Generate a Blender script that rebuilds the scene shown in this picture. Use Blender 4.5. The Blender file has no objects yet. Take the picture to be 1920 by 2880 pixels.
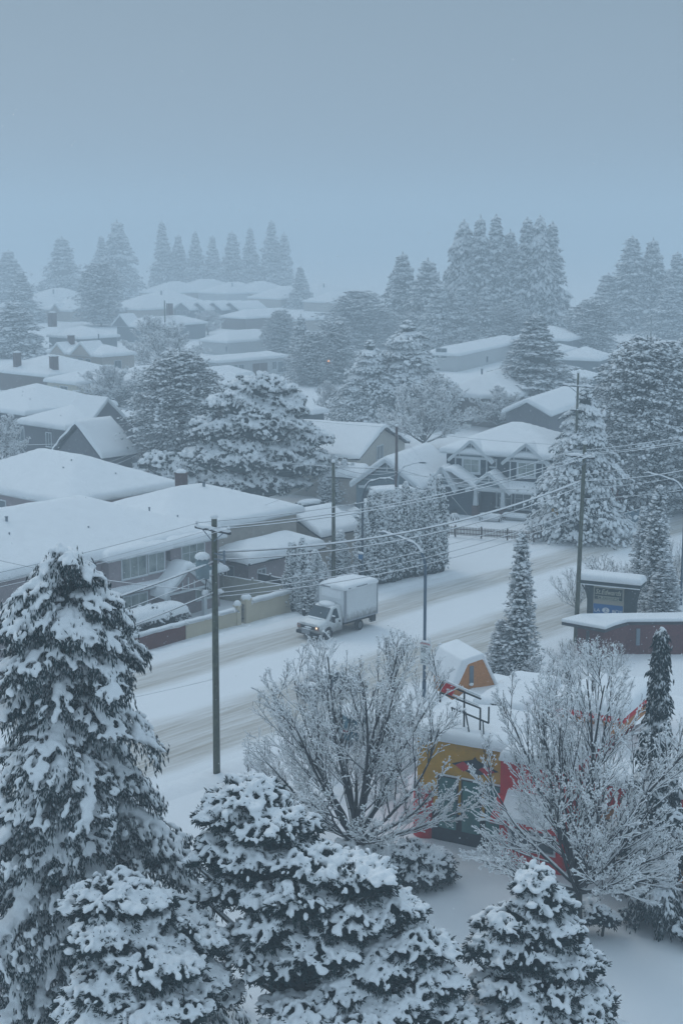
import bpy, math, random
import numpy as np
from mathutils import Vector, noise as mnoise
C = bpy.context.scene.collection
S = bpy.context.scene
R = math.radians
# ------------------------------------------------------------------ camera, world, sun, exposure
CAM_H, FPX = 29.5, 4200.0
PITCH = math.atan(795/4200)
cd = bpy.data.cameras.new('camera'); cam = bpy.data.objects.new('camera', cd); C.objects.link(cam)
cam.location = (0, 0, CAM_H); cam.rotation_euler = (math.pi/2-PITCH, 0, 0)
cd.sensor_fit = 'VERTICAL'; cd.sensor_height = 36; cd.lens = 36*FPX/2880; cd.clip_start = .5; cd.clip_end = 6000
S.camera = cam
S.render.engine = 'CYCLES'; S.render.resolution_x = 682; S.render.resolution_y = 1024
cy = S.cycles; cy.max_bounces = 6; cy.diffuse_bounces = 3; cy.glossy_bounces = 2; cy.transmission_bounces = 2
cy.transparent_max_bounces = 4; cy.volume_bounces = 3; cy.caustics_reflective = False; cy.caustics_refractive = False
S.view_settings.view_transform = 'Standard'; S.view_settings.look = 'None'; S.view_settings.exposure = 0; S.view_settings.gamma = 1
SUN_EL, SUN_AZ = R(48), R(-35)       # azimuth from +Y towards +X
W = bpy.data.worlds.new('World'); S.world = W; W.use_nodes = True
nt = W.node_tree; bg = nt.nodes['Background']
sky = nt.nodes.new('ShaderNodeTexSky'); sky.sky_type = 'NISHITA'; sky.sun_disc = False
sky.sun_elevation = SUN_EL; sky.sun_rotation = SUN_AZ; sky.altitude = 10; sky.dust_density = 4
tc = nt.nodes.new('ShaderNodeTexCoord'); sx = nt.nodes.new('ShaderNodeSeparateXYZ'); nt.links.new(tc.outputs['Generated'], sx.inputs[0])
rp = nt.nodes.new('ShaderNodeValToRGB'); nt.links.new(sx.outputs['Z'], rp.inputs[0])
e = rp.color_ramp.elements            # even overcast: paler at the horizon, brighter at the zenith
WS = .90
e[0].position = 0.0; e[0].color = (.305, .405, .52, 1)
e[1].position = 1.0; e[1].color = (.60, .775, .95, 1)
for p_, c_ in ((.10, (.28, .38, .485, 1)), (.24, (.225, .325, .41, 1)), (.42, (.42, .56, .70, 1))):
    q = e.new(p_); q.color = c_
mx = nt.nodes.new('ShaderNodeMixRGB'); mx.inputs[0].default_value = .94
sc_ = nt.nodes.new('ShaderNodeMixRGB'); sc_.blend_type = 'MULTIPLY'; sc_.inputs[0].default_value = 1; sc_.inputs[2].default_value = (10, 10, 10, 1)
nt.links.new(rp.outputs[0], sc_.inputs[1]); nt.links.new(sky.outputs[0], mx.inputs[1]); nt.links.new(sc_.outputs[0], mx.inputs[2])
nt.links.new(mx.outputs[0], bg.inputs[0]); bg.inputs[1].default_value = .1*WS
sl = bpy.data.lights.new('sun', 'SUN'); sl.energy = .5; sl.angle = R(25); sl.color = (1, .97, .93)
so = bpy.data.objects.new('sun', sl); C.objects.link(so)
sd = Vector((math.sin(SUN_AZ)*math.cos(SUN_EL), math.cos(SUN_AZ)*math.cos(SUN_EL), math.sin(SUN_EL)))
so.rotation_euler = (-sd).to_track_quat('-Z', 'Y').to_euler()
# ------------------------------------------------------------------ geometry of the view: a pixel of the 1920x2880 photo to a place
CP, SP = math.cos(PITCH), math.sin(PITCH)
def ray(px, py):
    u = (px-960)/FPX; v = (1440-py)/FPX
    return np.array((u, CP+v*SP, -SP+v*CP))
def at(px, py, z=0.0):
    r = ray(px, py); t = (z-CAM_H)/r[2]
    return np.array((r[0]*t, r[1]*t, z))
def rise(py, d, px=960):            # height seen at row py at ground distance d
    r = ray(px, py); return CAM_H + r[2]/r[1]*d
def wx(px, py, d):
    r = ray(px, py); return r[0]/r[1]*d
AZ = R(42)
RV = np.array((math.sin(AZ), math.cos(AZ), 0)); MV = np.array((-math.cos(AZ), math.sin(AZ), 0))   # along the road / away from it
ROT = math.pi/2-AZ
def st(p): return float(np.dot(p, RV)), float(np.dot(p, MV))
# ------------------------------------------------------------------ materials
MATS = {}
def mat(name, col, rough=.8, vary=0, scale=3, metal=0, bump=0, emit=None, col2=None, coord='Object', spec=.3, detail=4, bscale=None, grime=0):
    if name in MATS: return MATS[name]
    m = bpy.data.materials.new(name); m.use_nodes = True; t = m.node_tree; b = t.nodes['Principled BSDF']
    b.inputs['Roughness'].default_value = rough; b.inputs['Metallic'].default_value = metal
    b.inputs['Specular IOR Level'].default_value = spec
    c = t.nodes.new('ShaderNodeTexCoord')
    n = t.nodes.new('ShaderNodeTexNoise'); n.inputs['Scale'].default_value = scale; n.inputs['Detail'].default_value = detail
    t.links.new(c.outputs[coord], n.inputs['Vector'])
    r = t.nodes.new('ShaderNodeValToRGB'); r.color_ramp.elements[0].position = .3; r.color_ramp.elements[1].position = .7
    c2 = col2 or tuple(min(1, x*(1+vary)) for x in col); c1 = col if col2 else tuple(x*(1-vary) for x in col)
    r.color_ramp.elements[0].color = (*c1, 1); r.color_ramp.elements[1].color = (*c2, 1)
    t.links.new(n.outputs[0], r.inputs[0]); t.links.new(r.outputs[0], b.inputs['Base Color'])
    if bump:
        n2 = n
        if bscale:
            n2 = t.nodes.new('ShaderNodeTexNoise'); n2.inputs['Scale'].default_value = bscale; t.links.new(c.outputs[coord], n2.inputs['Vector'])
        bu = t.nodes.new('ShaderNodeBump'); bu.inputs['Strength'].default_value = bump; bu.inputs['Distance'].default_value = .05
        t.links.new(n2.outputs[0], bu.inputs['Height']); t.links.new(bu.outputs[0], b.inputs['Normal'])
    if grime:      # road dirt thrown up the lower panels
        sz = t.nodes.new('ShaderNodeSeparateXYZ'); t.links.new(c.outputs['Object'], sz.inputs[0]); ng = t.nodes.new('ShaderNodeTexNoise'); ng.inputs['Scale'].default_value = 3.5; ng.inputs['Detail'].default_value = 5; t.links.new(c.outputs['Object'], ng.inputs['Vector'])
        ad = t.nodes.new('ShaderNodeMath'); ad.operation = 'MULTIPLY_ADD'; ad.inputs[1].default_value = -.9; t.links.new(ng.outputs[0], ad.inputs[0]); t.links.new(sz.outputs['Z'], ad.inputs[2])
        mr = t.nodes.new('ShaderNodeMapRange'); mr.inputs['From Min'].default_value = grime-.75; mr.inputs['From Max'].default_value = grime-.2; mr.inputs['To Min'].default_value = .8; mr.inputs['To Max'].default_value = 0; t.links.new(ad.outputs[0], mr.inputs['Value'])
        gm = t.nodes.new('ShaderNodeMixRGB'); gm.inputs[2].default_value = (.15, .14, .13, 1); t.links.new(mr.outputs[0], gm.inputs[0]); t.links.new(r.outputs[0], gm.inputs[1]); t.links.new(gm.outputs[0], b.inputs['Base Color'])
    if emit: b.inputs['Emission Color'].default_value = (*emit[0], 1); b.inputs['Emission Strength'].default_value = emit[1]
    MATS[name] = m; return m
SNOWC = (.84, .865, .88)
def snowy(name, dark, lo, hi, nz, scale, dark2=None, rough=.85):
    """things with snow lying on every face that looks up"""
    if name in MATS: return MATS[name]
    m = bpy.data.materials.new(name); m.use_nodes = True; t = m.node_tree; b = t.nodes['Principled BSDF']
    b.inputs['Roughness'].default_value = rough; b.inputs['Specular IOR Level'].default_value = .2
    g = t.nodes.new('ShaderNodeNewGeometry'); s = t.nodes.new('ShaderNodeSeparateXYZ'); t.links.new(g.outputs['Normal'], s.inputs[0])
    c = t.nodes.new('ShaderNodeTexCoord'); n = t.nodes.new('ShaderNodeTexNoise'); n.inputs['Scale'].default_value = scale; n.inputs['Detail'].default_value = 3
    t.links.new(c.outputs['Object'], n.inputs['Vector'])
    a = t.nodes.new('ShaderNodeMath'); a.operation = 'MULTIPLY_ADD'; a.inputs[1].default_value = nz; t.links.new(n.outputs[0], a.inputs[0]); t.links.new(s.outputs['Z'], a.inputs[2])
    mr = t.nodes.new('ShaderNodeMapRange'); mr.inputs['From Min'].default_value = lo+nz*.5; mr.inputs['From Max'].default_value = hi+nz*.5
    t.links.new(a.outputs[0], mr.inputs['Value'])
    n2 = t.nodes.new('ShaderNodeTexNoise'); n2.inputs['Scale'].default_value = scale*2.3; t.links.new(c.outputs['Object'], n2.inputs['Vector'])
    md = t.nodes.new('ShaderNodeMixRGB'); md.inputs[1].default_value = (*dark, 1); md.inputs[2].default_value = (*(dark2 or [x*2 for x in dark]), 1)
    t.links.new(n2.outputs[0], md.inputs[0])
    mm = t.nodes.new('ShaderNodeMixRGB'); t.links.new(mr.outputs[0], mm.inputs[0]); t.links.new(md.outputs[0], mm.inputs[1]); mm.inputs[2].default_value = (*SNOWC, 1)
    t.links.new(mm.outputs[0], b.inputs['Base Color'])
    MATS[name] = m; return m
M_snow = mat('snow', SNOWC, .75, .03, 1.2, bump=.25, bscale=2.5, spec=.2)
M_snow2 = mat('snow_crumbly', SNOWC, .75, .03, 4, bump=.5, bscale=14, spec=.2)
M_white = mat('white_trim', (.62, .66, .68), .6, .06, 2)
M_dark = mat('dark_trim', (.035, .042, .05), .6, .2, 3)
M_glass = mat('window_glass', (.03, .05, .065), .12, .3, .5, spec=.6, col2=(.12, .16, .18))
M_curt = mat('curtained_glass', (.16, .2, .2), .25, .3, 1.5, spec=.5, col2=(.38, .42, .4))
M_wood = mat('pole_wood', (.075, .085, .06), .9, .4, 5, bump=.4)
M_metal = mat('grey_metal', (.17, .21, .25), .5, .1, 3, metal=.3)
M_brick = mat('chimney_brick', (.10, .06, .055), .9, .3, 9)
# ------------------------------------------------------------------ mesh builder
class MB:
    def __init__(s): s.v = []; s.n = 0; s.f = []            # f: (faces array, material, smooth)
    def add(s, v, f, m=0, smooth=False):
        v = np.asarray(v, dtype=np.float64).reshape(-1, 3)
        if len(v) == 0: return s
        if isinstance(f, np.ndarray): s.f.append((f+s.n, m, smooth))
        else:
            by = {}
            for q in f: by.setdefault(len(q), []).append(q)
            for k, l in by.items(): s.f.append((np.array(l)+s.n, m, smooth))
        s.v.append(v); s.n += len(v); return s
    def box(s, x0, x1, y0, y1, z0, z1, m=0):
        v = [(x, y, z) for z in (z0, z1) for y in (y0, y1) for x in (x0, x1)]
        return s.add(v, [(0, 2, 3, 1), (4, 5, 7, 6), (0, 1, 5, 4), (2, 6, 7, 3), (0, 4, 6, 2), (1, 3, 7, 5)], m)
    def quadv(s, pts, m=0): return s.add(pts, [tuple(range(len(pts)))], m)
    def prism(s, poly, ax, a0, a1, m=0):
        """extrude a 2D polygon along axis ax ('x','y','z') between a0 and a1"""
        n = len(poly); v = []
        for a in (a0, a1):
            for (p, q) in poly: v.append({'x': (a, p, q), 'y': (p, a, q), 'z': (p, q, a)}[ax])
        f = [tuple(range(n))[::-1], tuple(range(n, 2*n))]+[(i, (i+1) % n, n+(i+1) % n, n+i) for i in range(n)]
        return s.add(v, f, m)
    def beam(s, a, b, w, h, m=0):
        a = np.array(a, float); b = np.array(b, float); d = b-a; d /= np.linalg.norm(d)
        u = np.array((0, 0, 1.)) if abs(d[2]) < .95 else np.array((1., 0, 0))
        x = np.cross(d, u); x /= np.linalg.norm(x); y = np.cross(x, d)
        v = [c+sx*x*w/2+sy*y*h/2 for c in (a, b) for sx, sy in ((-1, -1), (1, -1), (1, 1), (-1, 1))]
        return s.add(v, [(0, 1, 2, 3), (7, 6, 5, 4), (0, 4, 5, 1), (1, 5, 6, 2), (2, 6, 7, 3), (3, 7, 4, 0)], m)
    def tube(s, pts, rad, n=6, m=0, smooth=True, squash=1):
        P = np.array(pts, float); k = len(P); rad = np.broadcast_to(np.array(rad, float), (k,))
        T = np.gradient(P, axis=0); T /= np.maximum(np.linalg.norm(T, axis=1, keepdims=True), 1e-9)
        up = np.where(np.abs(T[:, 2:3]) > .95, np.array([[1., 0, 0]]), np.array([[0, 0, 1.]]))
        X = np.cross(T, up); X /= np.linalg.norm(X, axis=1, keepdims=True); Y = np.cross(X, T)
        if abs(T[:, 2]).max() > .8:      # keep the frame steady on climbing tubes
            for i in range(1, k):
                x = X[i-1]-T[i]*np.dot(X[i-1], T[i]); X[i] = x/np.linalg.norm(x); Y[i] = np.cross(X[i], T[i])
        a = np.arange(n)*2*math.pi/n
        V = P[:, None]+rad[:, None, None]*(np.cos(a)[None, :, None]*X[:, None]+squash*np.sin(a)[None, :, None]*Y[:, None])
        i = np.arange(k-1)[:, None]*n; j = np.arange(n)[None]; j2 = (j+1) % n
        F = np.stack([i+j, i+n+j, i+n+j2, i+j2], -1).reshape(-1, 4)
        s.add(V.reshape(-1, 3), F, m, smooth)
        s.f.append((np.array([list(range(n))])+s.n-k*n, m, False)); s.f.append((np.array([list(range(n))[::-1]])+s.n-n, m, False))
        return s
    def segs(s, A, B, ra, rb, n=3, m=0, smooth=True):
        """many loose tube segments at once"""
        A = np.asarray(A); B = np.asarray(B); N = len(A)
        if N == 0: return s
        T = B-A; T /= np.maximum(np.linalg.norm(T, axis=1, keepdims=True), 1e-9)
        up = np.where(np.abs(T[:, 2:3]) > .95, np.array([[1., 0, 0]]), np.array([[0, 0, 1.]]))
        X = np.cross(T, up); X /= np.linalg.norm(X, axis=1, keepdims=True); Y = np.cross(X, T)
        a = np.arange(n)*2*math.pi/n+math.pi/2
        c = (np.cos(a)[None, :, None]*X[:, None]+np.sin(a)[None, :, None]*Y[:, None])
        V = np.concatenate([A[:, None]+c*np.asarray(ra).reshape(-1, 1, 1), B[:, None]+c*np.asarray(rb).reshape(-1, 1, 1)], 1)
        j = np.arange(n); j2 = (j+1) % n
        f = np.stack([j, n+j, n+j2, j2], -1)
        F = (f[None]+(np.arange(N)*2*n)[:, None, None]).reshape(-1, 4)
        return s.add(V.reshape(-1, 3), F, m, smooth)
    def stamp(s, T, M, L, m=0, smooth=True):
        """template (verts, tris) placed with 3x3 matrices M at L"""
        tv, tf = T
        if len(L) == 0: return s
        V = np.einsum('nij,kj->nki', M, tv)+L[:, None]
        F = (tf[None]+(np.arange(len(L))*len(tv))[:, None, None]).reshape(-1, tf.shape[1])
        return s.add(V.reshape(-1, 3), F, m, smooth)
    def mesh(s, name, mats):
        me = bpy.data.meshes.new(name)
        V = np.concatenate(s.v); me.vertices.add(len(V)); me.vertices.foreach_set('co', V.astype(np.float32).ravel())
        loops = np.concatenate([f.ravel() for f, _, _ in s.f]); cnt = np.concatenate([np.full(len(f), f.shape[1]) for f, _, _ in s.f])
        me.loops.add(len(loops)); me.loops.foreach_set('vertex_index', loops.astype(np.int32))
        me.polygons.add(len(cnt)); start = np.concatenate([[0], np.cumsum(cnt)[:-1]])
        me.polygons.foreach_set('loop_start', start.astype(np.int32)); me.polygons.foreach_set('loop_total', cnt.astype(np.int32))
        me.polygons.foreach_set('material_index', np.concatenate([np.full(len(f), m) for f, m, _ in s.f]).astype(np.int32))
        me.polygons.foreach_set('use_smooth', np.concatenate([np.full(len(f), sm) for f, _, sm in s.f]))
        for q in (mats if isinstance(mats, (list, tuple)) else [mats]): me.materials.append(q)
        me.update(calc_edges=True); me.validate()
        return me
    def build(s, name, mats, parent=None, **k): return link(name, s.mesh(name, mats), parent, **k)
def link(name, data, parent=None, loc=None, rz=None, **k):
    o = bpy.data.objects.new(name, data); C.objects.link(o)
    if parent: o.parent = parent
    if loc is not None: o.location = loc
    if rz is not None: o.rotation_euler = (0, 0, rz)
    for a, b in k.items():
        if b: o[{'cat': 'category'}.get(a, a)] = b
    return o
def thing(name, label, cat, loc=(0, 0, 0), rz=0, group=None): return link(name, None, None, loc, rz, label=label, cat=cat, group=group)
def structure(name, mb, m, loc=(0, 0, 0), rz=0): return mb.build(name, m, None, loc=loc, rz=rz, kind='structure')
def uvs(n, r):
    v = [(0, 0, 1)]+[(math.sin(math.pi*i/r)*math.cos(2*math.pi*j/n), math.sin(math.pi*i/r)*math.sin(2*math.pi*j/n), math.cos(math.pi*i/r)) for i in range(1, r) for j in range(n)]+[(0, 0, -1)]
    f = [(0, 1+j, 1+(j+1) % n) for j in range(n)]
    for i in range(r-2):
        for j in range(n):
            a = 1+i*n+j; b = 1+i*n+(j+1) % n; f += [(a, a+n, b+n), (a, b+n, b)]
    k = 1+(r-2)*n; f += [(k+j, len(v)-1, k+(j+1) % n) for j in range(n)]
    return np.array(v, float), np.array(f)
OCT = uvs(4, 2); BALL = uvs(6, 4); BALL8 = uvs(8, 6)
def frames(D, up=None):
    """rotation matrices whose x axis is D and z axis is as upright as it can be"""
    D = D/np.maximum(np.linalg.norm(D, axis=1, keepdims=True), 1e-9)
    U = np.tile([[0, 0, 1.]], (len(D), 1)); bad = np.abs(D[:, 2]) > .97; U[bad] = (1, 0, 0)
    Y = np.cross(U, D); Y /= np.linalg.norm(Y, axis=1, keepdims=True); Z = np.cross(D, Y)
    return np.stack([D, Y, Z], -1)
def scaled(Mx, sx, sy, sz):
    S3 = np.stack([np.broadcast_to(sx, len(Mx)), np.broadcast_to(sy, len(Mx)), np.broadcast_to(sz, len(Mx))], -1)
    return Mx*S3[:, None, :]
# ------------------------------------------------------------------ places in street coordinates: s along the road, m away from the camera's side
def SM(s, m, z=0.0): v = RV*s+MV*m; return (float(v[0]), float(v[1]), z)
def proj(p):
    x, y, z = p; dz = z-CAM_H; dep = y*CP-dz*SP; return 960+FPX*x/dep, 1440-FPX*(y*SP+dz*CP)/dep
def wav(x, y, s=1, seed=0):
    return (np.sin(x*.9/s+seed)*np.cos(y*1.1/s+seed*2)+.6*np.sin(x*2.1/s-y*1.3/s+seed*3)+.35*np.sin(x*3.7/s+y*4.3/s+seed*5))/1.9
# ground: one sheet to the horizon
def axis(a, b, st_, far, k=1.35):
    c = list(np.arange(a, b+.01, st_)); d = st_
    while c[-1] < far: d *= k; c.append(c[-1]+d)
    d = st_; lo = [a]
    while lo[-1] > -far: d *= k; lo.append(lo[-1]-d)
    return np.array(lo[1:][::-1]+c)
gs = axis(20, 150, 1.0, 3500); gm = axis(-10, 130, 1.0, 3500)
GS, GM = np.meshgrid(gs, gm, indexing='ij')
road_mask = np.clip(np.minimum(np.abs(GM-67.5)-10.5, 6)/2.5, 0, 1)
gz = (-.12+.12*wav(GS, GM, 5, 1)+.05*wav(GS, GM, 1.6, 4))*road_mask-.02
gz -= np.clip((GM-100)/400, 0, 1)*.1
g = MB(); ni, nj = GS.shape
ii, jj = np.meshgrid(np.arange(ni-1), np.arange(nj-1), indexing='ij'); k_ = (ii*nj+jj).ravel()
g.add(np.stack([GS, GM, gz], -1).reshape(-1, 3), np.stack([k_, k_+nj, k_+nj+1, k_+1], -1), 0, True)
structure('ground', g, mat('ground_snow', SNOWC, .8, .02, .15, bump=.5, bscale=1.4, spec=.2), rz=ROT)
# road: packed snow with brown wheel bands
def road_mat():
    m = bpy.data.materials.new('packed_snow_road'); m.use_nodes = True; t = m.node_tree; b = t.nodes['Principled BSDF']; b.inputs['Roughness'].default_value = .75
    b.inputs['Specular IOR Level'].default_value = .2
    N, Lk = t.nodes.new, t.links.new
    c = N('ShaderNodeTexCoord'); sp = N('ShaderNodeSeparateXYZ'); Lk(c.outputs['Object'], sp.inputs[0])
    mp = N('ShaderNodeMapping'); mp.inputs['Scale'].default_value = (.10, 1.6, 1); Lk(c.outputs['Object'], mp.inputs[0])
    streak = N('ShaderNodeTexNoise'); streak.inputs['Scale'].default_value = 2.2; streak.inputs['Detail'].default_value = 6; Lk(mp.outputs[0], streak.inputs['Vector'])
    w = N('ShaderNodeTexNoise'); w.inputs['Scale'].default_value = .09; w.inputs['Detail'].default_value = 5; Lk(c.outputs['Object'], w.inputs['Vector'])
    y = N('ShaderNodeMath'); y.operation = 'MULTIPLY_ADD'; y.inputs[1].default_value = 2.4; Lk(w.outputs[0], y.inputs[0]); Lk(sp.outputs['Y'], y.inputs[2])
    r = N('ShaderNodeValToRGB'); mr = N('ShaderNodeMapRange'); mr.inputs['From Min'].default_value = 58.2; mr.inputs['From Max'].default_value = 80.2; Lk(y.outputs[0], mr.inputs['Value']); Lk(mr.outputs[0], r.inputs[0])
    el = r.color_ramp.elements; el[0].position = 0; el[0].color = (0, 0, 0, 1); el[1].position = 1; el[1].color = (0, 0, 0, 1)
    for mm_, v in ((59.2, 0), (60.6, .75), (61.8, 1), (63.2, .65), (64.6, .95), (66.0, .55), (67.2, .0), (71.4, 0), (72.7, .85), (74.3, .75), (75.4, .7), (76.4, 0.05)):
        q = el.new((mm_-57.0+.0)/22.0); q.color = (v, v, v, 1)
    f = N('ShaderNodeMath'); f.operation = 'MULTIPLY'; sr = N('ShaderNodeMapRange'); sr.inputs['From Min'].default_value = .36; sr.inputs['From Max'].default_value = .62; sr.inputs['To Min'].default_value = .5
    Lk(streak.outputs[0], sr.inputs['Value']); Lk(r.outputs[0], f.inputs[0]); Lk(sr.outputs[0], f.inputs[1])
    mc = N('ShaderNodeMixRGB'); mc.inputs[1].default_value = (*SNOWC, 1); mc.inputs[2].default_value = (.40, .37, .315, 1); Lk(f.outputs[0], mc.inputs[0]); Lk(mc.outputs[0], b.inputs['Base Color'])
    bu = N('ShaderNodeBump'); bu.inputs['Strength'].default_value = .5; bu.inputs['Distance'].default_value = .06; Lk(streak.outputs[0], bu.inputs['Height']); Lk(bu.outputs[0], b.inputs['Normal'])
    return m
rd = MB(); rs = np.arange(-60, 700, 2.0); rm = np.arange(58.0, 78.01, .5)
A_, B_ = np.meshgrid(rs, rm, indexing='ij'); 
rz_ = .015+.035*(1-np.clip(np.abs(A_*0+B_-69.5)/2.0, 0, 1))+.01*wav(A_, B_, .8, 2)+.03*np.exp(-((B_-71.2)/.5)**2)+.02
nj = len(rm); ii, jj = np.meshgrid(np.arange(len(rs)-1), np.arange(nj-1), indexing='ij'); k_ = (ii*nj+jj).ravel()
rz_[:, 0] = -.05; rz_[:, -1] = -.05
rd.add(np.stack([A_, B_, rz_], -1).reshape(-1, 3), np.stack([k_, k_+nj, k_+nj+1, k_+1], -1), 0, True)
structure('road', rd, road_mat(), rz=ROT)
# ploughed ridges along both kerbs
for nm, m0, m1, h in (('roadside_snow_bank', 56.4, 58.6, .22), ('roadside_snow_bank', 77.4, 79.0, .16)):
    b = MB(); rs = np.arange(20, 200, .5); rm = np.linspace(m0, m1, 9); A_, B_ = np.meshgrid(rs, rm, indexing='ij')
    t_ = (B_-m0)/(m1-m0); z_ = h*np.sin(math.pi*t_)*(1+.45*wav(A_, B_, .7, 3)+.3*wav(A_, B_, .25, 9))-.05
    ii, jj = np.meshgrid(np.arange(len(rs)-1), np.arange(8), indexing='ij'); k_ = (ii*9+jj).ravel()
    if m0 > 70: z_ *= np.clip(np.abs(A_-107)-4, 0, 1)
    b.add(np.stack([A_, B_, z_], -1).reshape(-1, 3), np.stack([k_, k_+9, k_+10, k_+1], -1), 0, True)
    structure(nm, b, M_snow2, rz=ROT)
# ------------------------------------------------------------------ houses
def stepped(a, b, edge=(.06, .16, .32, .6), st_=.6):
    n = max(2, int(round((b-a-2*edge[-1])/st_)))
    return np.array([a]+[a+q for q in edge[:-1]]+list(np.linspace(a+edge[-1], b-edge[-1], n+1))+[b-q for q in edge[:-1]][::-1]+[b])
def snow_roof(mb, x0, x1, y0, y1, ez, slope, kind='hip', th=.36, seed=0, m=0, flat=False, gr=.6):
    X = stepped(x0, x1, st_=gr); Y = stepped(y0, y1, st_=gr); XX, YY = np.meshgrid(X, Y, indexing='ij')
    dx = np.minimum(XX-x0, x1-XX); dy = np.minimum(YY-y0, y1-YY)
    def smin(a, b, k=.35): h = np.clip(.5+.5*(b-a)/k, 0, 1); return b+(a-b)*h-k*h*(1-h)
    def ridge(q, half): return half-np.sqrt((half-q)**2+.03)+.17
    if kind == 'hip': d = smin(ridge(dx, (x1-x0)/2), ridge(dy, (y1-y0)/2))
    elif kind == 'gx': d = ridge(dy, (y1-y0)/2)
    elif kind == 'gy': d = ridge(dx, (x1-x0)/2)
    elif kind == 'shed': d = YY-y0
    else: d = dx*0
    de = np.minimum(dx, dy); r = .34
    th_ = th*np.sqrt(np.clip(1-(1-np.clip(de/r, 0, 1))**2, 0, 1))
    Z = ez+slope*d+th_*(1+.10*wav(XX, YY, 1.7, seed))+.035*wav(XX, YY, .9, seed+7)*np.clip(de/.6, 0, 1)
    if not flat and x1-x0 > 3: jx = .07*wav(XX, YY, .55, seed+3)*np.clip(1-de/.5, 0, 1); Z += jx*1.2; XX = XX+jx*np.sign(XX-(x0+x1)/2); YY = YY+jx*np.sign(YY-(y0+y1)/2)
    n0, n1 = XX.shape; V = [np.stack([XX, YY, Z], -1).reshape(-1, 3)]
    ii, jj = np.meshgrid(np.arange(n0-1), np.arange(n1-1), indexing='ij'); k_ = (ii*n1+jj).ravel()
    F = np.stack([k_, k_+n1, k_+n1+1, k_+1], -1)
    ring = [i*n1 for i in range(n0)]+[(n0-1)*n1+j for j in range(1, n1)]+[i*n1+n1-1 for i in range(n0-2, -1, -1)]+[j for j in range(n1-2, 0, -1)]
    rv = V[0][ring].copy(); rv[:, 2] = rv[:, 2]-.14; cx, cy_ = (x0+x1)/2, (y0+y1)/2
    rv[:, 0] += np.sign(rv[:, 0]-cx)*0.0
    base = len(V[0]); q = len(ring); G = np.array([(ring[i], ring[(i+1) % q], base+(i+1) % q, base+i) for i in range(q)])
    mb.add(np.concatenate([V[0], rv]), F, m, True); mb.f.append((G[:, ::-1]+mb.n-base-q, m, False))
def roof_profile(x, x0, x1, ez, slope): return ez+slope*min(x-x0, x1-x)
WALLS = {}
def wallmat(k):
    d = dict(mauve=(.31, .265, .275), tan=(.43, .39, .345), cream=(.52, .49, .39), grey=(.125, .13, .145), dark=(.05, .065, .075), brown=(.15, .12, .11),
             slate=(.13, .155, .17), pale=(.5, .52, .52), brick=(.20, .075, .065), beige=(.45, .42, .34), blue=(.14, .19, .22))
    return mat('stucco_'+k, d[k], .9, .10, 2.5, bump=.15)
def siding(name, col, pitch=.16):
    m = mat(name, col, .8, .08, 2); t = m.node_tree
    if 'Wave Texture' in t.nodes: return m
    c = t.nodes.new('ShaderNodeTexCoord'); w = t.nodes.new('ShaderNodeTexWave'); w.bands_direction = 'Z'; w.wave_profile = 'SAW'; w.inputs['Scale'].default_value = 1/(pitch*20/(2*math.pi))*math.pi/math.pi*1.0
    t.links.new(c.outputs['Object'], w.inputs[0]); bu = t.nodes.new('ShaderNodeBump'); bu.inputs['Strength'].default_value = .8; bu.inputs['Distance'].default_value = .03
    t.links.new(w.outputs[0], bu.inputs['Height']); t.links.new(bu.outputs[0], t.nodes['Principled BSDF'].inputs['Normal']); return m
def window(root, face, u, z, w, h, pos, trim=M_white, pane=None, bars=1, name='window', fw=.1, arch=False, grid=0):
    """face 'x': on a wall whose outside looks to -x at x=pos, u runs along y; face 'y': outside looks to -y"""
    f = MB(); p = MB(); d = .06
    def B(mb, u0, u1, z0, z1, a, b, m=0):
        if face == 'y': mb.box(u0, u1, pos-a, pos-b, z0, z1, m)
        else: mb.box(pos-a, pos-b, u0, u1, z0, z1, m)
    B(f, u-fw, u+w+fw, z+h, z+h+fw*1.2, d, 0); B(f, u-fw-.03, u+w+fw+.03, z-fw, z, d+.05, 0)
    B(f, u-fw, u, z, z+h, d, 0); B(f, u+w, u+w+fw, z, z+h, d, 0)
    for i in range(bars): c = u+w*(i+1)/(bars+1); B(f, c-.03, c+.03, z, z+h, d-.02, .004)
    if grid:
        for i in range(1, grid+1): zz = z+h*(1-.38*i/ grid if grid > 1 else .62); B(f, u, u+w, zz-.02, zz+.02, d-.025, .006)
    B(f, u-fw, u+w+fw, z-fw*.0, z+.05, d+.09, d+.003, 1)       # snow caught on the sill
    fo = f.build(name, [trim, M_snow], root)
    B(p, u+.005, u+w-.005, z+.005, z+h-.005, .022, .002); p.build('pane', pane or M_glass, fo)
    return fo
def solve_len(Cw, k_px, dirv):
    k = (k_px-960)/FPX; dep = Cw[1]*CP-(Cw[2]-CAM_H)*SP
    return (k*dep-Cw[0])/(dirv[0]-k*dirv[1]*CP)
def chimney(root, x, y, z0, z1, w=.7, m=None):
    c = MB(); c.box(x-w/2, x+w/2, y-w/2, y+w/2, z0, z1); c.box(x-w/2-.06, x+w/2+.06, y-w/2-.06, y+w/2+.06, z1, z1+.1)
    o = c.build('chimney', m or M_brick, root); s = MB(); s.stamp(BALL8, scaled(np.eye(3)[None], w*.62, w*.62, .3), np.array([[x, y, z1+.15]])); s.build('snow_cap', M_snow, o)
def vent(root, x, y, z0, h=.5, r=.07):
    v = MB(); v.tube([(x, y, z0), (x, y, z0+h)], r, 8); v.tube([(x, y, z0+h), (x, y, z0+h+.06)], [r*1.5, r*1.3], 8); v.build('roof_vent', M_metal, root)
NB = 0
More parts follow.
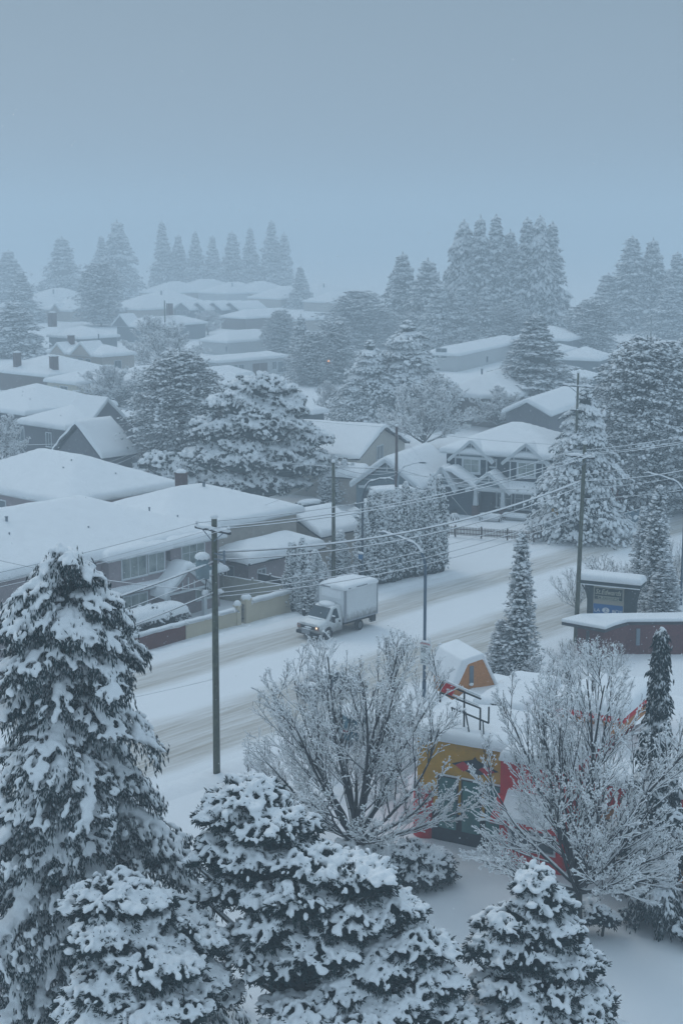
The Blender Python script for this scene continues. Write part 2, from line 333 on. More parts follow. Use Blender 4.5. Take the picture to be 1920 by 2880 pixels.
def house(label, Cpx, e, L=None, Wd=None, xr=None, xl=None, az=42, kind='hip', slope=.38, wall='tan', oh=.5, wins=(), chim=(), vents=(), th=.36,
          trim=None, group=None, name='house', gr=.6, sm=None, gables=(), fascia=M_white, z0=0.0):
    global NB; NB += 1
    a = R(az); rv = np.array((math.sin(a), math.cos(a), 0)); mv = np.array((-math.cos(a), math.sin(a), 0))
    Cw = np.array(SM(*sm, e)) if sm else at(*Cpx, e)
    if L is None: L = solve_len(Cw, xr, rv)
    if Wd is None: Wd = solve_len(Cw, xl, mv)
    root = thing(name, label, 'house' if name == 'house' else name.replace('_', ' '), (Cw[0], Cw[1], 0), math.pi/2-a, group)
    wm = wallmat(wall) if isinstance(wall, str) else wall
    w = MB(); x0, x1, y0, y1 = oh, L-oh, oh, Wd-oh
    w.box(x0, x1, y0, y1, z0-.3, e-.12)
    if kind == 'gx':
        hh = slope*(Wd/2-oh); w.prism([(y0, e-.12), (y1, e-.12), (y1, e-.1), ((y0+y1)/2, e-.1+hh), (y0, e-.1)], 'x', x0, x1)
    if kind == 'gy':
        hh = slope*(L/2-oh); w.prism([(x0, e-.12), (x1, e-.12), (x1, e-.1), ((x0+x1)/2, e-.1+hh), (x0, e-.1)], 'y', y0, y1)
    w.build('wall', wm, root)
    r = MB(); snow_roof(r, -.04, L+.04, -.04, Wd+.04, e, slope, kind, th, seed=NB*1.7, gr=gr); ro = r.build('roof', M_snow, root)
    f = MB()
    if kind in ('hip', 'flat'): f.box(0, L, 0, Wd, e-.2, e-.005)
    if kind == 'gx':
        for y_ in (0, Wd-.03): f.box(0, L, y_, y_+.03, e-.2, e)
        for q in (.0, L-.08):
            f.beam((q+.04, 0, e-.12), (q+.04, Wd/2, e-.12+slope*Wd/2), .08, .24); f.beam((q+.04, Wd, e-.12), (q+.04, Wd/2, e-.12+slope*Wd/2), .08, .24)
        f.prism([(0, e-.06), (Wd/2, e-.06+slope*Wd/2), (Wd, e-.06), (Wd, e-.02), (Wd/2, e-.02+slope*Wd/2), (0, e-.02)], 'x', .09, L-.09)
    if kind == 'gy':
        for x_ in (0, L-.03): f.box(x_, x_+.03, 0, Wd, e-.2, e)
        for q in (.0, Wd-.08):
            f.beam((0, q+.04, e-.12), (L/2, q+.04, e-.12+slope*L/2), .08, .24); f.beam((L, q+.04, e-.12), (L/2, q+.04, e-.12+slope*L/2), .08, .24)
        f.prism([(0, e-.06), (L/2, e-.06+slope*L/2), (L, e-.06), (L, e-.02), (L/2, e-.02+slope*L/2), (0, e-.02)], 'y', .09, Wd-.09)
    f.build('eaves', trim or fascia, root)
    for wn in wins:
        face, u, z, ww, hh = wn[:5]; kw = dict(wn[5]) if len(wn) > 5 else {}
        window(root, face, u+oh, z, ww, hh, kw.pop('pos', oh), **kw)
    for c in chim: chimney(root, *c)
    for v in vents: vent(root, *v)
    if gr < 1 and min(L, Wd) > 7:
        q_ = random.Random(NB)
        for _ in range(3):
            vx, vy = q_.uniform(.15, .85)*L, q_.uniform(.12, .45)*Wd; d_ = min(vy, Wd-vy) if kind == 'gx' else min(vx, L-vx) if kind == 'gy' else min(vx, vy, L-vx, Wd-vy); vent(root, vx, vy, e+slope*d_+th-.1, .22, .05)
    for (face, u, gw, gh, out) in gables:       # small gable front: on -x face at y=u, or -y face at x=u
        g2 = MB(); t_ = MB(); sn = MB(); zt = e-.1
        D = out
        if face == 'x':
            g2.prism([(u-gw/2, zt), (u+gw/2, zt), (u, zt+gh)], 'x', -.15, D); ax = 'x'
            for sg in (-1, 1): t_.beam((-.25, u+sg*(gw/2+.25), zt-.15), (-.25, u, zt+gh+.12), .1, .2)
            P = [(-.36, u-gw/2-.35, zt-.12), (-.36, u, zt+gh+.22), (-.36, u+gw/2+.35, zt-.12)]
            for a_, b_ in ((0, 1), (1, 2)):
                A1 = np.array(P[a_]); B1 = np.array(P[b_]); q = [A1, B1, B1+(D, 0, 0), A1+(D, 0, 0)]; q2 = [p+np.array((0, 0, th)) for p in q]
                sn.add(q+q2, [(0, 1, 2, 3), (7, 6, 5, 4), (0, 4, 5, 1), (1, 5, 6, 2), (2, 6, 7, 3), (3, 7, 4, 0)], 0, False)
        else:
            g2.prism([(u-gw/2, zt), (u+gw/2, zt), (u, zt+gh)], 'y', -.15, D)
            for sg in (-1, 1): t_.beam((u+sg*(gw/2+.25), -.25, zt-.15), (u, -.25, zt+gh+.12), .1, .2)
            P = [(u-gw/2-.35, -.36, zt-.12), (u, -.36, zt+gh+.22), (u+gw/2+.35, -.36, zt-.12)]
            for a_, b_ in ((0, 1), (1, 2)):
                A1 = np.array(P[a_]); B1 = np.array(P[b_]); q = [A1, B1, B1+(0, D, 0), A1+(0, D, 0)]; q2 = [p+np.array((0, 0, th)) for p in q]
                sn.add(q+q2, [(0, 1, 2, 3), (7, 6, 5, 4), (0, 4, 5, 1), (1, 5, 6, 2), (2, 6, 7, 3), (3, 7, 4, 0)], 0, False)
        go = g2.build('gable', wm, root); t_.build('gable_trim', M_white, go)
        so_ = sn.build('gable_snow', M_snow, go); bv = so_.modifiers.new('b', 'BEVEL'); bv.width = .12; bv.segments = 3
    return root, L, Wd
WC = dict(pane=M_curt)
# --- the block along the main road (left)
r_, L_, W_ = house('large two-storey mauve house behind the brick wall with a huge snow-covered hip roof', None, 5.75, sm=(46, 84.9), L=34.2, Wd=16, slope=.345, wall='mauve', oh=.55, th=.42,
      wins=[('y', 23.1, 3.85, 2.3, 1.5, dict(bars=2, pane=M_curt, pos=-.25)), ('y', 25.7, 3.9, 1.5, 1.4, dict(pane=M_curt, pos=-.25)), ('y', 29.2, 3.85, 2.3, 1.5, dict(bars=2, grid=1, pane=M_curt, pos=-.1)),
            ('y', 23.1, .85, 2.3, 1.6, dict(bars=2, pane=M_curt, pos=-.25)), ('y', 30.6, .85, 2.0, 1.6, dict(bars=2, pane=M_curt, pos=-.1)), ('y', 9.6, 3.85, 2.5, 1.5, dict(bars=2, pane=M_curt)), ('y', 9.6, .85, 2.5, 1.6, dict(bars=2)), ('y', 17.2, 3.85, 2.0, 1.5, dict(bars=2)), ('y', 5.0, 3.85, 1.2, 1.5)],
      vents=[(18, 6, 7.7, .9, .1), (30.5, 4.5, 7.3, .45, .06)])
# bays that step out under the eave, belt roof between the storeys and the entrance gable
b = MB(); b.box(22.4, 28.0, -.25, .56, -.2, 5.5); b.build('wall_bay', wallmat('mauve'), r_); b = MB(); b.box(28.6, 33.66, -.1, .57, -.2, 5.5); b.build('wall_bay', wallmat('mauve'), r_)
b = MB(); snow_roof(b, 21.9, 28.3, -.75, 1.6, 5.66, .3, 'hip', .36, 3); snow_roof(b, 28.0, 34.2, -.6, 1.6, 5.67, .3, 'hip', .36, 5); b.build('bay_snow', M_snow, r_)
b = MB(); b.box(21.95, 28.04, -.7, .3, 5.46, 5.655); b.box(28.05, 34.15, -.55, .3, 5.47, 5.66); b.box(14.5, 34.1, -.62, .3, 2.75, 2.97); b.build('bay_eaves', M_white, r_)
b = MB(); snow_roof(b, 14.4, 34.2, -.72, .5, 2.97, .2, 'shed', .28, 3); b.build('belt_snow', M_snow, r_)
PX, PZ = 2.6, -.45
b = MB(); b.prism([(24.4+PX, 2.7+PZ), (28.4+PX, 2.7+PZ), (26.4+PX, 4.3+PZ)], 'y', -1.5, .5); go = b.build('porch_gable', wallmat('mauve'), r_)
b = MB()
for sg in (-1, 1): b.beam((26.4+PX+sg*2.5, -1.65, 2.45+PZ), (26.4+PX, -1.65, 4.45+PZ), .16, .32)
b.beam((24.3+PX, -1.65, 2.75+PZ), (28.5+PX, -1.65, 2.75+PZ), .12, .16)
for q in (-.6, 0, .6): b.beam((26.4+PX+q, -1.6, 2.8+PZ), (26.4+PX+q, -1.6, 3.75+PZ-abs(q)*.5), .1, .08)
for q in (24.55+PX, 28.25+PX): b.box(q-.15, q+.15, -1.5, -1.2, -.1, 2.5+PZ)
b.build('porch_trim', M_white, go)
b = MB(); snow_roof(b, 23.7+PX, 29.1+PX, -1.9, .8, 2.62+PZ, .78, 'gy', .34, 8); b.build('porch_snow', M_snow, go)
r_, _, _ = house('low right-hand wing of the mauve house with a hipped snow roof behind the utility pole', None, 5.55, sm=(76.5, 87.6), L=16.0, Wd=12.6, slope=.34, wall='tan', oh=.5,
      vents=[(9.4, 5.6, 7.3, .9, .12)], chim=[(10.6, 9.8, 6, 8.35, .8)], trim=M_white)
house('two-storey pinkish house with a wide pyramid snow roof behind the mauve house', None, 5.7, sm=(79.6, 104.3), L=13.6, Wd=19, slope=.41, wall='mauve', wins=[('x', 9, 3.2, 2.4, 1.6)])
house('single-storey tan house with deep rounded snow roof beside the beige wall', (698, 1586), 3.0, xr=915, xl=585, slope=.38, wall='mauve', oh=.55, th=.5,
      wins=[('y', 1.1, .9, .8, 1.2), ('x', 1.7, .7, 1.6, 1.6, dict(bars=1))], trim=M_dark)
house('low gabled outbuilding with brown trim between the poles', (902, 1510), 3.2, L=5.5, xl=735, kind='gx', slope=.42, wall='tan', trim=M_dark)
# --- second and third rows, left
r_, _, _ = house('grey two-storey house with arched window and large front gable', (184, 1207), 5.4, xr=420, xl=45, slope=.36, wall='grey', oh=.5,
      wins=[('x', 8.6, 2.9, 2.2, 1.8, dict(bars=2)), ('x', 3.0, 2.8, 1.0, 1.7), ('y', 2.0, 2.8, 1.4, 1.7)], gables=[('y', 6.6, 6.5, 3.0, 6)])
house('dark grey gabled annex with a steep snow roof in front of the grey house', (286, 1290), 3.6, L=5.5, xl=146, kind='gx', slope=.8, wall='grey', trim=M_dark)
house('snow-roofed house cut off by the left edge below the twin chimneys', (70, 1166), 5.2, L=16, Wd=16, slope=.34, wall='grey')
r_, _, _ = house('brown bungalow with twin brick chimneys at the left edge', (137, 1060), 3.3, L=16, Wd=18, slope=.34, wall='brown', chim=[(2, 12, 4, 6.8, 1.1), (3, 2.2, 3.5, 6.6, 1.2)])
house('small yellow-walled wing with one wide window beside the brick chimney', (215, 1081), 3.2, xr=420, xl=122, slope=.3, wall='cream', wins=[('x', 2.6, .7, 2.0, 1.8, dict(bars=1)), ('x', 5.6, .7, .8, 1.6)])
house('cream house with two front gables and a row of tall windows', (287, 1003), 5.4, xr=388, xl=128, slope=.34, wall='tan', gables=[('x', 6.2, 6.4, 2.2, 5), ('x', 13.6, 4.6, 1.7, 5)],
      wins=[('x', 3.6, 2.6, 1.5, 2.0), ('x', 6.0, 2.6, 1.5, 2.0), ('x', 8.4, 2.6, 1.5, 2.0), ('x', 12.0, 2.8, 1.8, 1.6), ('x', 15.5, 2.8, 1.4, 1.6), ('y', 3, 2.8, 1.6, 1.5)], chim=[(3, 13.2, 6, 8.6, 1)], vents=[(5, 7, 7.5, 1.6, .14)])
house('pale house with wide hip roof behind the cream gabled house', (230, 953), 3.9, xr=338, xl=130, slope=.36, wall='slate', chim=[(3, 15, 6, 9.3, 1.6)], vents=[(9, 6, 8.4, 1.4, .15)])
house('grey house with a small dark gable beyond the round bare tree', (395, 920), 4.0, xr=585, xl=322, slope=.34, wall='slate', gables=[('x', 8, 7, 2.8, 5)], chim=[(14, 4, 6.5, 9.5, 1.3)])
house('cream bungalow with a garage and a long low snow roof in the middle distance', (615, 1020), 3.4, xr=812, xl=555, slope=.26, wall='pale', oh=.6,
      wins=[('y', 1.6, .9, 1.3, 1.6), ('y', 3.2, .9, 2.0, 1.6), ('y', 5.6, .9, 1.3, 1.6), ('y', 15.2, .9, 1.2, 1.6), ('y', 16.8, .2, 3.6, 2.2, dict(name='garage_door')), ('y', 9.4, .1, 4.4, 2.4, dict(name='garage_door', pane=wallmat('brown')))], vents=[(6, 4, 5, 1.0, .14)])
house('house with broad pale roof just behind the cream bungalow', (640, 964), 2.9, xr=800, xl=560, slope=.42, wall='pale')
house('brown brick house with a long straight roof line in the middle distance', (690, 896), 3.3, xr=860, xl=615, slope=.34, wall='brown')
house('pale house with hipped roof right of the brown brick house', (835, 902), 3.3, xr=935, xl=770, slope=.36, wall='tan')
house('dark house with wide roof half hidden behind the big snowy pine', (880, 1163), 3.6, xr=925, xl=640, slope=.42, wall='dark', vents=[(3, 10, 6, 1, .1)])
house('snow-buried low roof left of the big snowy pine', (620, 1112), 3.4, L=14, Wd=12, slope=.4, wall='slate')
house('snow-buried roof behind the dark conifer in the left middle distance', (380, 1085), 3.4, L=22, Wd=12, slope=.38, wall='slate')
house('low cottage roof between the cream bungalow and the conifers', (585, 1066), 2.8, L=12, Wd=7, slope=.4, wall='pale')
# --- far rows
k = 0
for lab, x, y, w_, wl in (('faint far house furthest left in the fog', 130, 846, 22, 'slate'), ('far house with small front gable left of the lone round conifer', 195, 872, 20, 'slate'),
        ('far snow roof just right of the lone round conifer', 395, 868, 22, 'slate'), ('far house with chimney near the row of little gables', 440, 850, 20, 'slate'),
        ('far pale roof at the back under the faint tree line', 470, 822, 22, 'slate'), ('second far roof from the left under the faint tree line', 560, 815, 24, 'slate'),
        ('third far roof from the left under the faint tree line', 640, 823, 22, 'slate'), ('fourth far roof from the left under the faint tree line', 715, 821, 22, 'slate'),
        ('far row house furthest right, beside the lone slim conifer', 790, 838, 22, 'slate'), ('far roof right of the lone slim conifer', 900, 826, 22, 'slate'),
        ('far low roof behind the lone slim conifer', 935, 848, 18, 'slate'), ('faint roof near the left group of hazy conifers', 60, 862, 18, 'slate')):
    house(lab, (x, y+4), 3.2, L=w_*1.15, Wd=w_*.85, slope=.44, wall='tan' if k % 3 else 'pale', group='far houses in the fog', gr=1.5, gables=[('x', w_*.35, 5, 2.0, 4)] if k % 2 else [], th=.4, vents=[(w_*.3, 4, 6, 1.5, .3)] if k % 3 == 0 else []); k += 1
for i, x in enumerate((535, 580, 625, 672)):
    house(('first', 'second', 'third', 'fourth')[i]+' from the left in the row of small dark gabled townhouses', (x, 872), 3.4, L=13, Wd=9, kind='gx', slope=.55, wall='slate', group='row of gabled townhouses', gr=1.2, wins=[('x', 2, 1.5, 1.5, 1.5), ('x', 5, 1.5, 1.5, 1.5)])
# --- right block
house('beige clapboard house with a tall gable and small upper window', (1009, 1290), 4.6, xr=1152, Wd=15, az=25, kind='gy', slope=.37, wall=siding('beige_siding', (.52, .50, .45)), trim=M_dark, oh=.45, th=.3,
      wins=[('y', 5.4, 3.6, 1.8, 1.5, dict(bars=1))])
house('low tan shed roof beside the beige clapboard house', (1010, 1345), 3.0, L=4, Wd=4, az=25, kind='gy', slope=.5, wall='tan', trim=M_dark)
house('long low white-walled house at the foot of the tall conifers', (1290, 1000), 3.3, xr=1480, xl=1185, az=25, slope=.3, wall='pale', wins=[('x', 2.5, 2.6, 2.4, 2)])
house('broad snow roof house with a small arched gable behind the bare trees', (1440, 1122), 4.4, L=26, xl=1235, az=25, slope=.52, wall='brown', oh=.6, gables=[('x', 11, 4.5, 2.0, 3)], vents=[(3, 6, 7.6, .8, .15), (11, 8, 8.8, .8, .15)])
house('far house with brick chimney right of the tall spruce', (1560, 1000), 4.6, xr=1625, xl=1470, az=25, slope=.34, wall='slate', chim=[(5, 6, 5, 8.6, 1.6)])
house('distant low roof in front of the right-hand conifers', (1600, 958), 4.6, L=16, Wd=14, az=25, slope=.34, wall='slate')
house('small pale roof left of the big dark evergreens', (1685, 1014), 4.6, L=10, Wd=9, az=25, slope=.42, wall='slate')
house('snow roof behind the leaning pole-top conifer', (1610, 1085), 4.0, L=18, Wd=13, az=25, slope=.36, wall='slate')
house('house with steep snow gable right behind the dark blue house', (1550, 1168), 5.2, L=22, Wd=7, az=25, slope=.5, wall='grey', kind='gx')
house('red brick house among the dark evergreens at the right', (1745, 1338), 4.4, L=9, Wd=8, az=35, slope=.36, wall='brick')
# ------------------------------------------------------------------ dark blue craftsman house and its garage
M_blue = siding('blue_siding', (.04, .065, .085)); M_shing = mat('pale_shingles', (.16, .21, .24), .85, .15, 6, bump=.3)
def gablefront(root, x, y, z, w, h, out, name='gable', th=.13, brackets=True, over=.32):
    """gable front looking to -x: apex, pale shingle field, white boards, snow on both slopes"""
    g2 = MB(); g2.prism([(y-w/2, z), (y+w/2, z), (y, z+h)], 'x', x, x+out); go = g2.build(name, M_shing, root)
    t_ = MB(); sl = h/(w/2); X = x-over
    for sg in (-1, 1): t_.beam((X, y+sg*(w/2+.35), z-.35*sl), (X, y, z+h+.02), .1, .3)
    t_.beam((x-.06, y-w/2*.55, z+h*.45), (x-.06, y+w/2*.55, z+h*.45), .1, .16)
    t_.beam((x-.06, y-w/2+.1, z+.1), (x-.06, y+w/2-.1, z+.1), .1, .24); t_.beam((x-.06, y, z+h*.45), (x-.06, y, z+h*.9), .1, .14)
    for sg in (-1, 1):
        if brackets: t_.beam((x-.05, y+sg*w*.3, z+h*.1), (X, y+sg*w*.3, z+h*.38), .1, .12)
    t_.build('gable_trim', M_white, go)
    sn = MB(); snow_roof(sn, X+.1, x+out, y-w/2-.42, y+w/2+.42, z-.42*sl+.08, sl, 'gx', th, seed=y, gr=.35); sn.build('gable_snow', M_snow, go)
    return go
a25 = R(25); Cw = at(1505, 1387, 2.8); WL = solve_len(Cw, 1250, np.array((-math.cos(a25), math.sin(a25), 0)))
cr = thing('house', 'dark blue craftsman house with white-trimmed gables behind the picket fence', 'house', (Cw[0], Cw[1], 0), math.pi/2-a25)
b = MB(); b.box(2.0, 13, -1.5, WL+.6, -.2, 6.2); b.box(.5+1.2, 2.1, -1.2, WL-.3, -.2, 2.7); b.build('wall', M_blue, cr)
b = MB(); snow_roof(b, 1.35, 13.6, -2.1, WL+1.2, 6.3, .41, 'hip', .3, 2); b.build('roof', M_snow, cr)
b = MB(); b.box(1.4, 13.55, -2.05, WL+1.15, 6.1, 6.295); b.box(0, .06, 0, WL, 2.55, 2.8); b.box(.06, 2, .05, WL-.05, 2.6, 2.78); b.build('eaves', M_white, cr)
b = MB(); snow_roof(b, -.05, 2.3, -.05, WL+.05, 2.8, .35, 'flat', .26, 4)
for v in b.v: v[:, 2] += np.clip(v[:, 0], 0, 3)*.33
b.build('porch_roof', M_snow, cr)
def ypx(px, x, z):  # local y on the plane x of this house for a pixel column
    rv = np.array((math.sin(a25), math.cos(a25), 0)); return solve_len(np.array((Cw[0], Cw[1], 0))+rv*x+np.array((0, 0, z)), px, np.array((-math.cos(a25), math.sin(a25), 0)))
g1 = ypx(1323, 1.6, 5); g2_ = ypx(1478, 1.6, 5); g3 = ypx(1375, 0, 3)
for gy, ww in ((g1, 4.3), (g2_, 4.5)):
    gablefront(cr, 1.7, gy, 5.65, ww, 1.9, 3.0)
    bay = MB(); bay.box(1.7, 2.05, gy-ww/2+.2, gy+ww/2-.2, 3.2, 5.7); bo = bay.build('bay', M_blue, cr)
    tr = MB(); 
    for q in (-1.75, 1.75): tr.box(1.62, 1.7, gy+q-.06, gy+q+.06, 3.2, 5.65)
    tr.build('corner_board', M_white, bo)
    window(cr, 'x', gy-.85, 4.2, 1.7, 1.35, 1.7, pane=M_curt, fw=.2, bars=1, grid=1)
window(cr, 'x', (g1+g2_)/2+.4, 4.9, .7, .7, 2.0, fw=.14, bars=0)
for gy in (g2_-.2,): window(cr, 'x', gy-2.2, 3.4, .9, 1.8, 1.99, fw=.1, bars=1)
gablefront(cr, -.1, g3, 2.8, 4.2, 1.75, 2.6)
for q in (-1.5, 1.5):
    c = MB(); c.prism([(-.25, 1.0), (.25, 1.0), (.16, 2.75), (-.16, 2.75)], 'x', -.1, .3)
    for v in c.v: v[:, 1] += g3+q
    co = c.build('porch_post', M_white, cr); c = MB(); c.box(-.2, .4, g3+q-.35, g3+q+.35, -.1, 1.0); c.build('pier', M_brick, co)
for u, w_, h_ in ((1.0, 1.7, 1.7), (3.2, 1.5, 1.6), (6.9, 1.4, 1.6), (8.8, 1.5, 1.6)): window(cr, 'x', u, .7, w_, h_, 1.7, fw=.13, bars=1, grid=1)
b = MB(); b.box(1.66, 1.72, g3-.5, g3+.5, 0, 2.1); do = b.build('door', M_dark, cr); b = MB(); b.box(1.6, 1.66, g3+.3, g3+.36, .95, 1.1); b.build('handle', M_metal, do)
# its garage wing
Cg = at(1184, 1378, 2.8); mv25 = np.array((-math.cos(a25), math.sin(a25), 0)); WG = solve_len(Cg, 984, mv25)
gr_ = thing('garage', 'gabled garage wing with pale shingle front left of the dark blue house', 'garage', (Cg[0], Cg[1], 0), math.pi/2-a25)
b = MB(); b.box(.5, 9, .5, WG-.5, -.2, 2.75); b.prism([(.5, 2.7), (WG-.5, 2.7), (WG/2, 2.7+.72*(WG/2-.5))], 'x', .5, 9); b.build('wall', M_shing, gr_)
b = MB(); snow_roof(b, -.05, 12, -.05, WG+.05, 2.8, .74, 'gx', .26, 6); b.build('roof', M_snow, gr_)
b = MB()
for sg in (0, 1): b.beam((.0, sg*WG, 2.62), (.0, WG/2, 2.62+.74*WG/2), .1, .34)
b.beam((.4, .8, 2.6), (.4, WG-.8, 2.6), .1, .3)
b.prism([(WG/2-1.6, 4.3), (WG/2+1.6, 4.3), (WG/2+1.6, 4.45), (WG/2-1.6, 4.45)], 'x', .4, .5); b.beam((.45, WG/2, 4.4), (.45, WG/2, 5.6), .1, .16)
b.build('gable_trim', M_white, gr_)
b = MB(); b.box(.44, .5, 1.2, WG-1.4, -.1, 2.2); d_ = b.build('garage_door', M_dark, gr_)
dm = gablefront(gr_, 2.6, -1.3, 2.9, 2.5, 2.0, 2.2, name='dormer')
b = MB(); snow_roof(b, 2.5, 12, -5.2, 1.2, 2.85, .6, 'gx', .28, 8); b.build('link_roof', M_snow, gr_)
b = MB(); b.box(3.1, 11.5, -4.8, .4, -.2, 2.84); b.build('link_wall', M_blue, gr_)
# ------------------------------------------------------------------ fences and garden walls
def ground_xy(px, py): p = at(px, py); return np.array((p[0], p[1], 0))
def run(a, b):
    d = b-a; L = float(np.linalg.norm(d)); return L, math.atan2(d[1], d[0])
def fence(name, label, a, b, h, kind, m, post=None, every=2.2, cat='fence', cap=.1):
    L, rz = run(a, b); root = thing(name, label, cat, tuple(a), rz)
    p = MB()
    if kind == 'picket':
        x = .1
        while x < L-.05: p.prism([(x, .08), (x+.085, .08), (x+.085, h-.06), (x+.042, h), (x, h-.06)], 'y', -.012, .012); x += .15
        p.box(0, L, .012, .05, .25, .33); p.box(0, L, .012, .05, h-.3, h-.22)
        p.build('pickets', m, root)
    elif kind == 'board': p.box(0, L, -.03, .03, -.1, h); p.build('panel', m, root)
    s = MB(); s.tube([(x, .02*math.sin(x*2), h+.02+.015*math.sin(x*3.1)) for x in np.arange(0, L+.01, .3)], cap*.6, 6, squash=.8)
    if kind != 'picket': s.build('snow_cap', M_snow, root)
    x = 0
    while x < L+.1:
        q = MB(); q.box(x-.07, x+.07, -.07, .07, -.1, h+.14); po = q.build('post', post or m, root)
        q = MB(); q.stamp(BALL, scaled(np.eye(3)[None], .11, .11, .09), np.array([[x, 0, h+.17]])); q.build('snow_cap', M_snow, po); x += every
    return root
M_picket = mat('weathered_picket_wood', (.10, .075, .065), .85, .3, 6); M_bfence = mat('blue_grey_fence', (.13, .19, .24), .7, .12, 1.5)
fence('picket_fence', 'brown picket fence on the corner lot in front of the dark blue house', ground_xy(1500, 1522), ground_xy(1255, 1505), .95, 'picket', M_picket, every=2.6)
fence('picket_fence', 'short brown picket return beside the blue-grey board fence', ground_xy(1500, 1522), ground_xy(1532, 1512), .95, 'picket', M_picket, every=1.4)
fence('board_fence', 'blue-grey board fence facing the side street beside the yellow sign', ground_xy(1532, 1513), ground_xy(1640, 1519), 1.35, 'board', M_bfence, every=3.3)
fence('board_fence', 'long blue-grey board fence running up the main road under the evergreens', ground_xy(1640, 1519), np.array(SM(141, 78.6)), 1.35, 'board', M_bfence, every=3.0)
fence('board_fence', 'far blue-grey fence panel beyond the slim twin conifers', np.array(SM(143, 78.7)), np.array(SM(150, 79)), 1.7, 'board', M_bfence, every=3.4)
M_redbrick = mat('red_brick_wall', (.10, .032, .028), .9, .3, 14, bump=.3, col2=(.17, .055, .045)); M_beige = mat('beige_render', (.56, .50, .38), .9, .06, 1.2)
def wall_thing(name, label, s0, s1, m, h, mt, th=.24, snow=.24, z=0, rz=None):
    root = thing(name, label, 'wall', SM(s0, m), ROT); L = s1-s0
    b = MB(); b.box(0, L, -th/2, th/2, -.2, h); b.build('wall_face', mt, root)
    b = MB(); snow_roof(b, -.03, L+.03, -th/2-.05, th/2+.05, h, .01, 'flat', snow, s0, gr=.3); b.build('snow_cap', M_snow, root); return root
wall_thing('brick_wall', 'low red brick garden wall under the snow-covered hedge', 65.2, 71.1, 79.5, 1.15, M_redbrick)
wall_thing('brick_wall', 'brick wall piece left of the dark slatted gate beside the big spruce', 52, 63.9, 79.5, 1.15, M_redbrick)
wall_thing('garden_wall', 'low beige garden wall between the brick wall and the iron gate', 71.15, 76.35, 79.5, 1.15, M_beige)
wall_thing('garden_wall', 'taller beige garden wall between the iron gate and the clipped cedars', 77.75, 82.3, 79.5, 1.5, M_beige, snow=.34)
def pillar(label, s, m, h, mt, w=.55):
    root = thing('pillar', label, 'pillar', SM(s, m), ROT); b = MB(); b.box(-w/2, w/2, -w/2, w/2, -.1, h); b.box(-w/2-.05, w/2+.05, -w/2-.05, w/2+.05, h, h+.08); b.build('shaft', mt, root)
    b = MB(); b.stamp(BALL8, scaled(np.eye(3)[None], w*.75, w*.75, .3), np.array([[0, 0, h+.16]])); b.build('snow_cap', M_snow, root)
pillar('beige pillar right of the iron gate with a round cap of snow', 77.45, 79.5, 1.75, M_beige)
pillar('beige pillar left of the iron gate', 76.5, 79.5, 1.4, M_beige, .4)
g_ = thing('iron_gate', 'arched black iron garden gate between two beige pillars', 'gate', SM(76.75, 79.5), ROT)
b = MB()
for i in range(6): x = .04+i*.085; b.box(x-.012, x+.012, -.015, .015, .05, 1.25+.16*math.sin(math.pi*i/5))
b.build('bars', M_dark, g_); b = MB(); b.box(0, .5, -.02, .02, .3, .35); b.box(0, .5, -.02, .02, 1.0, 1.05); b.tube([(x, 0, 1.25+.18*math.sin(math.pi*x/.5)) for x in np.linspace(0, .5, 8)], .022, 6); b.build('frame', M_dark, g_)
g_ = thing('slatted_gate', 'dark horizontal slatted gate in the brick wall holding lines of snow', 'gate', SM(63.95, 79.5), ROT)
b = MB(); 
for i in range(5): b.box(0, 1.2, -.03, .03, .1+i*.23, .24+i*.23)
b.build('slats', M_dark, g_); b = MB()
for i in range(5): b.box(.02, 1.18, -.05, .04, .242+i*.23, .285+i*.23)
b.build('snow_lines', M_snow, g_)
fence('board_fence', 'pale vertical board fence inside the garden behind the tall beige wall', np.array(SM(82.2, 80.2)), np.array(SM(80.3, 93)), 1.9, 'board', mat('pale_boards', (.33, .32, .27), .85, .1, 5), every=3)
fence('slatted_fence', 'dark slatted fence top behind the pale board fence', np.array(SM(83.2, 80.6)), np.array(SM(83.2, 84)), 2.1, 'board', M_dark, every=2)
# ------------------------------------------------------------------ lettering
def lettering(txt, size, m, parent, loc, rot, name='lettering', extrude=.006, align='CENTER', sx=1):
    cu = bpy.data.curves.new(name, 'FONT'); cu.body = txt; cu.size = size; cu.extrude = extrude; cu.align_x = align; cu.align_y = 'CENTER'; cu.resolution_u = 3
    o = bpy.data.objects.new(name, cu); C.objects.link(o); bpy.context.view_layer.update()
    me = bpy.data.meshes.new_from_object(o.evaluated_get(bpy.context.evaluated_depsgraph_get())); bpy.data.objects.remove(o)
    me.materials.clear(); me.materials.append(m); o = link(name, me, parent, loc); o.rotation_euler = rot; o.scale = (sx, 1, 1); return o
FX = (math.pi/2, 0, -math.pi/2)      # text on a face looking to local -x
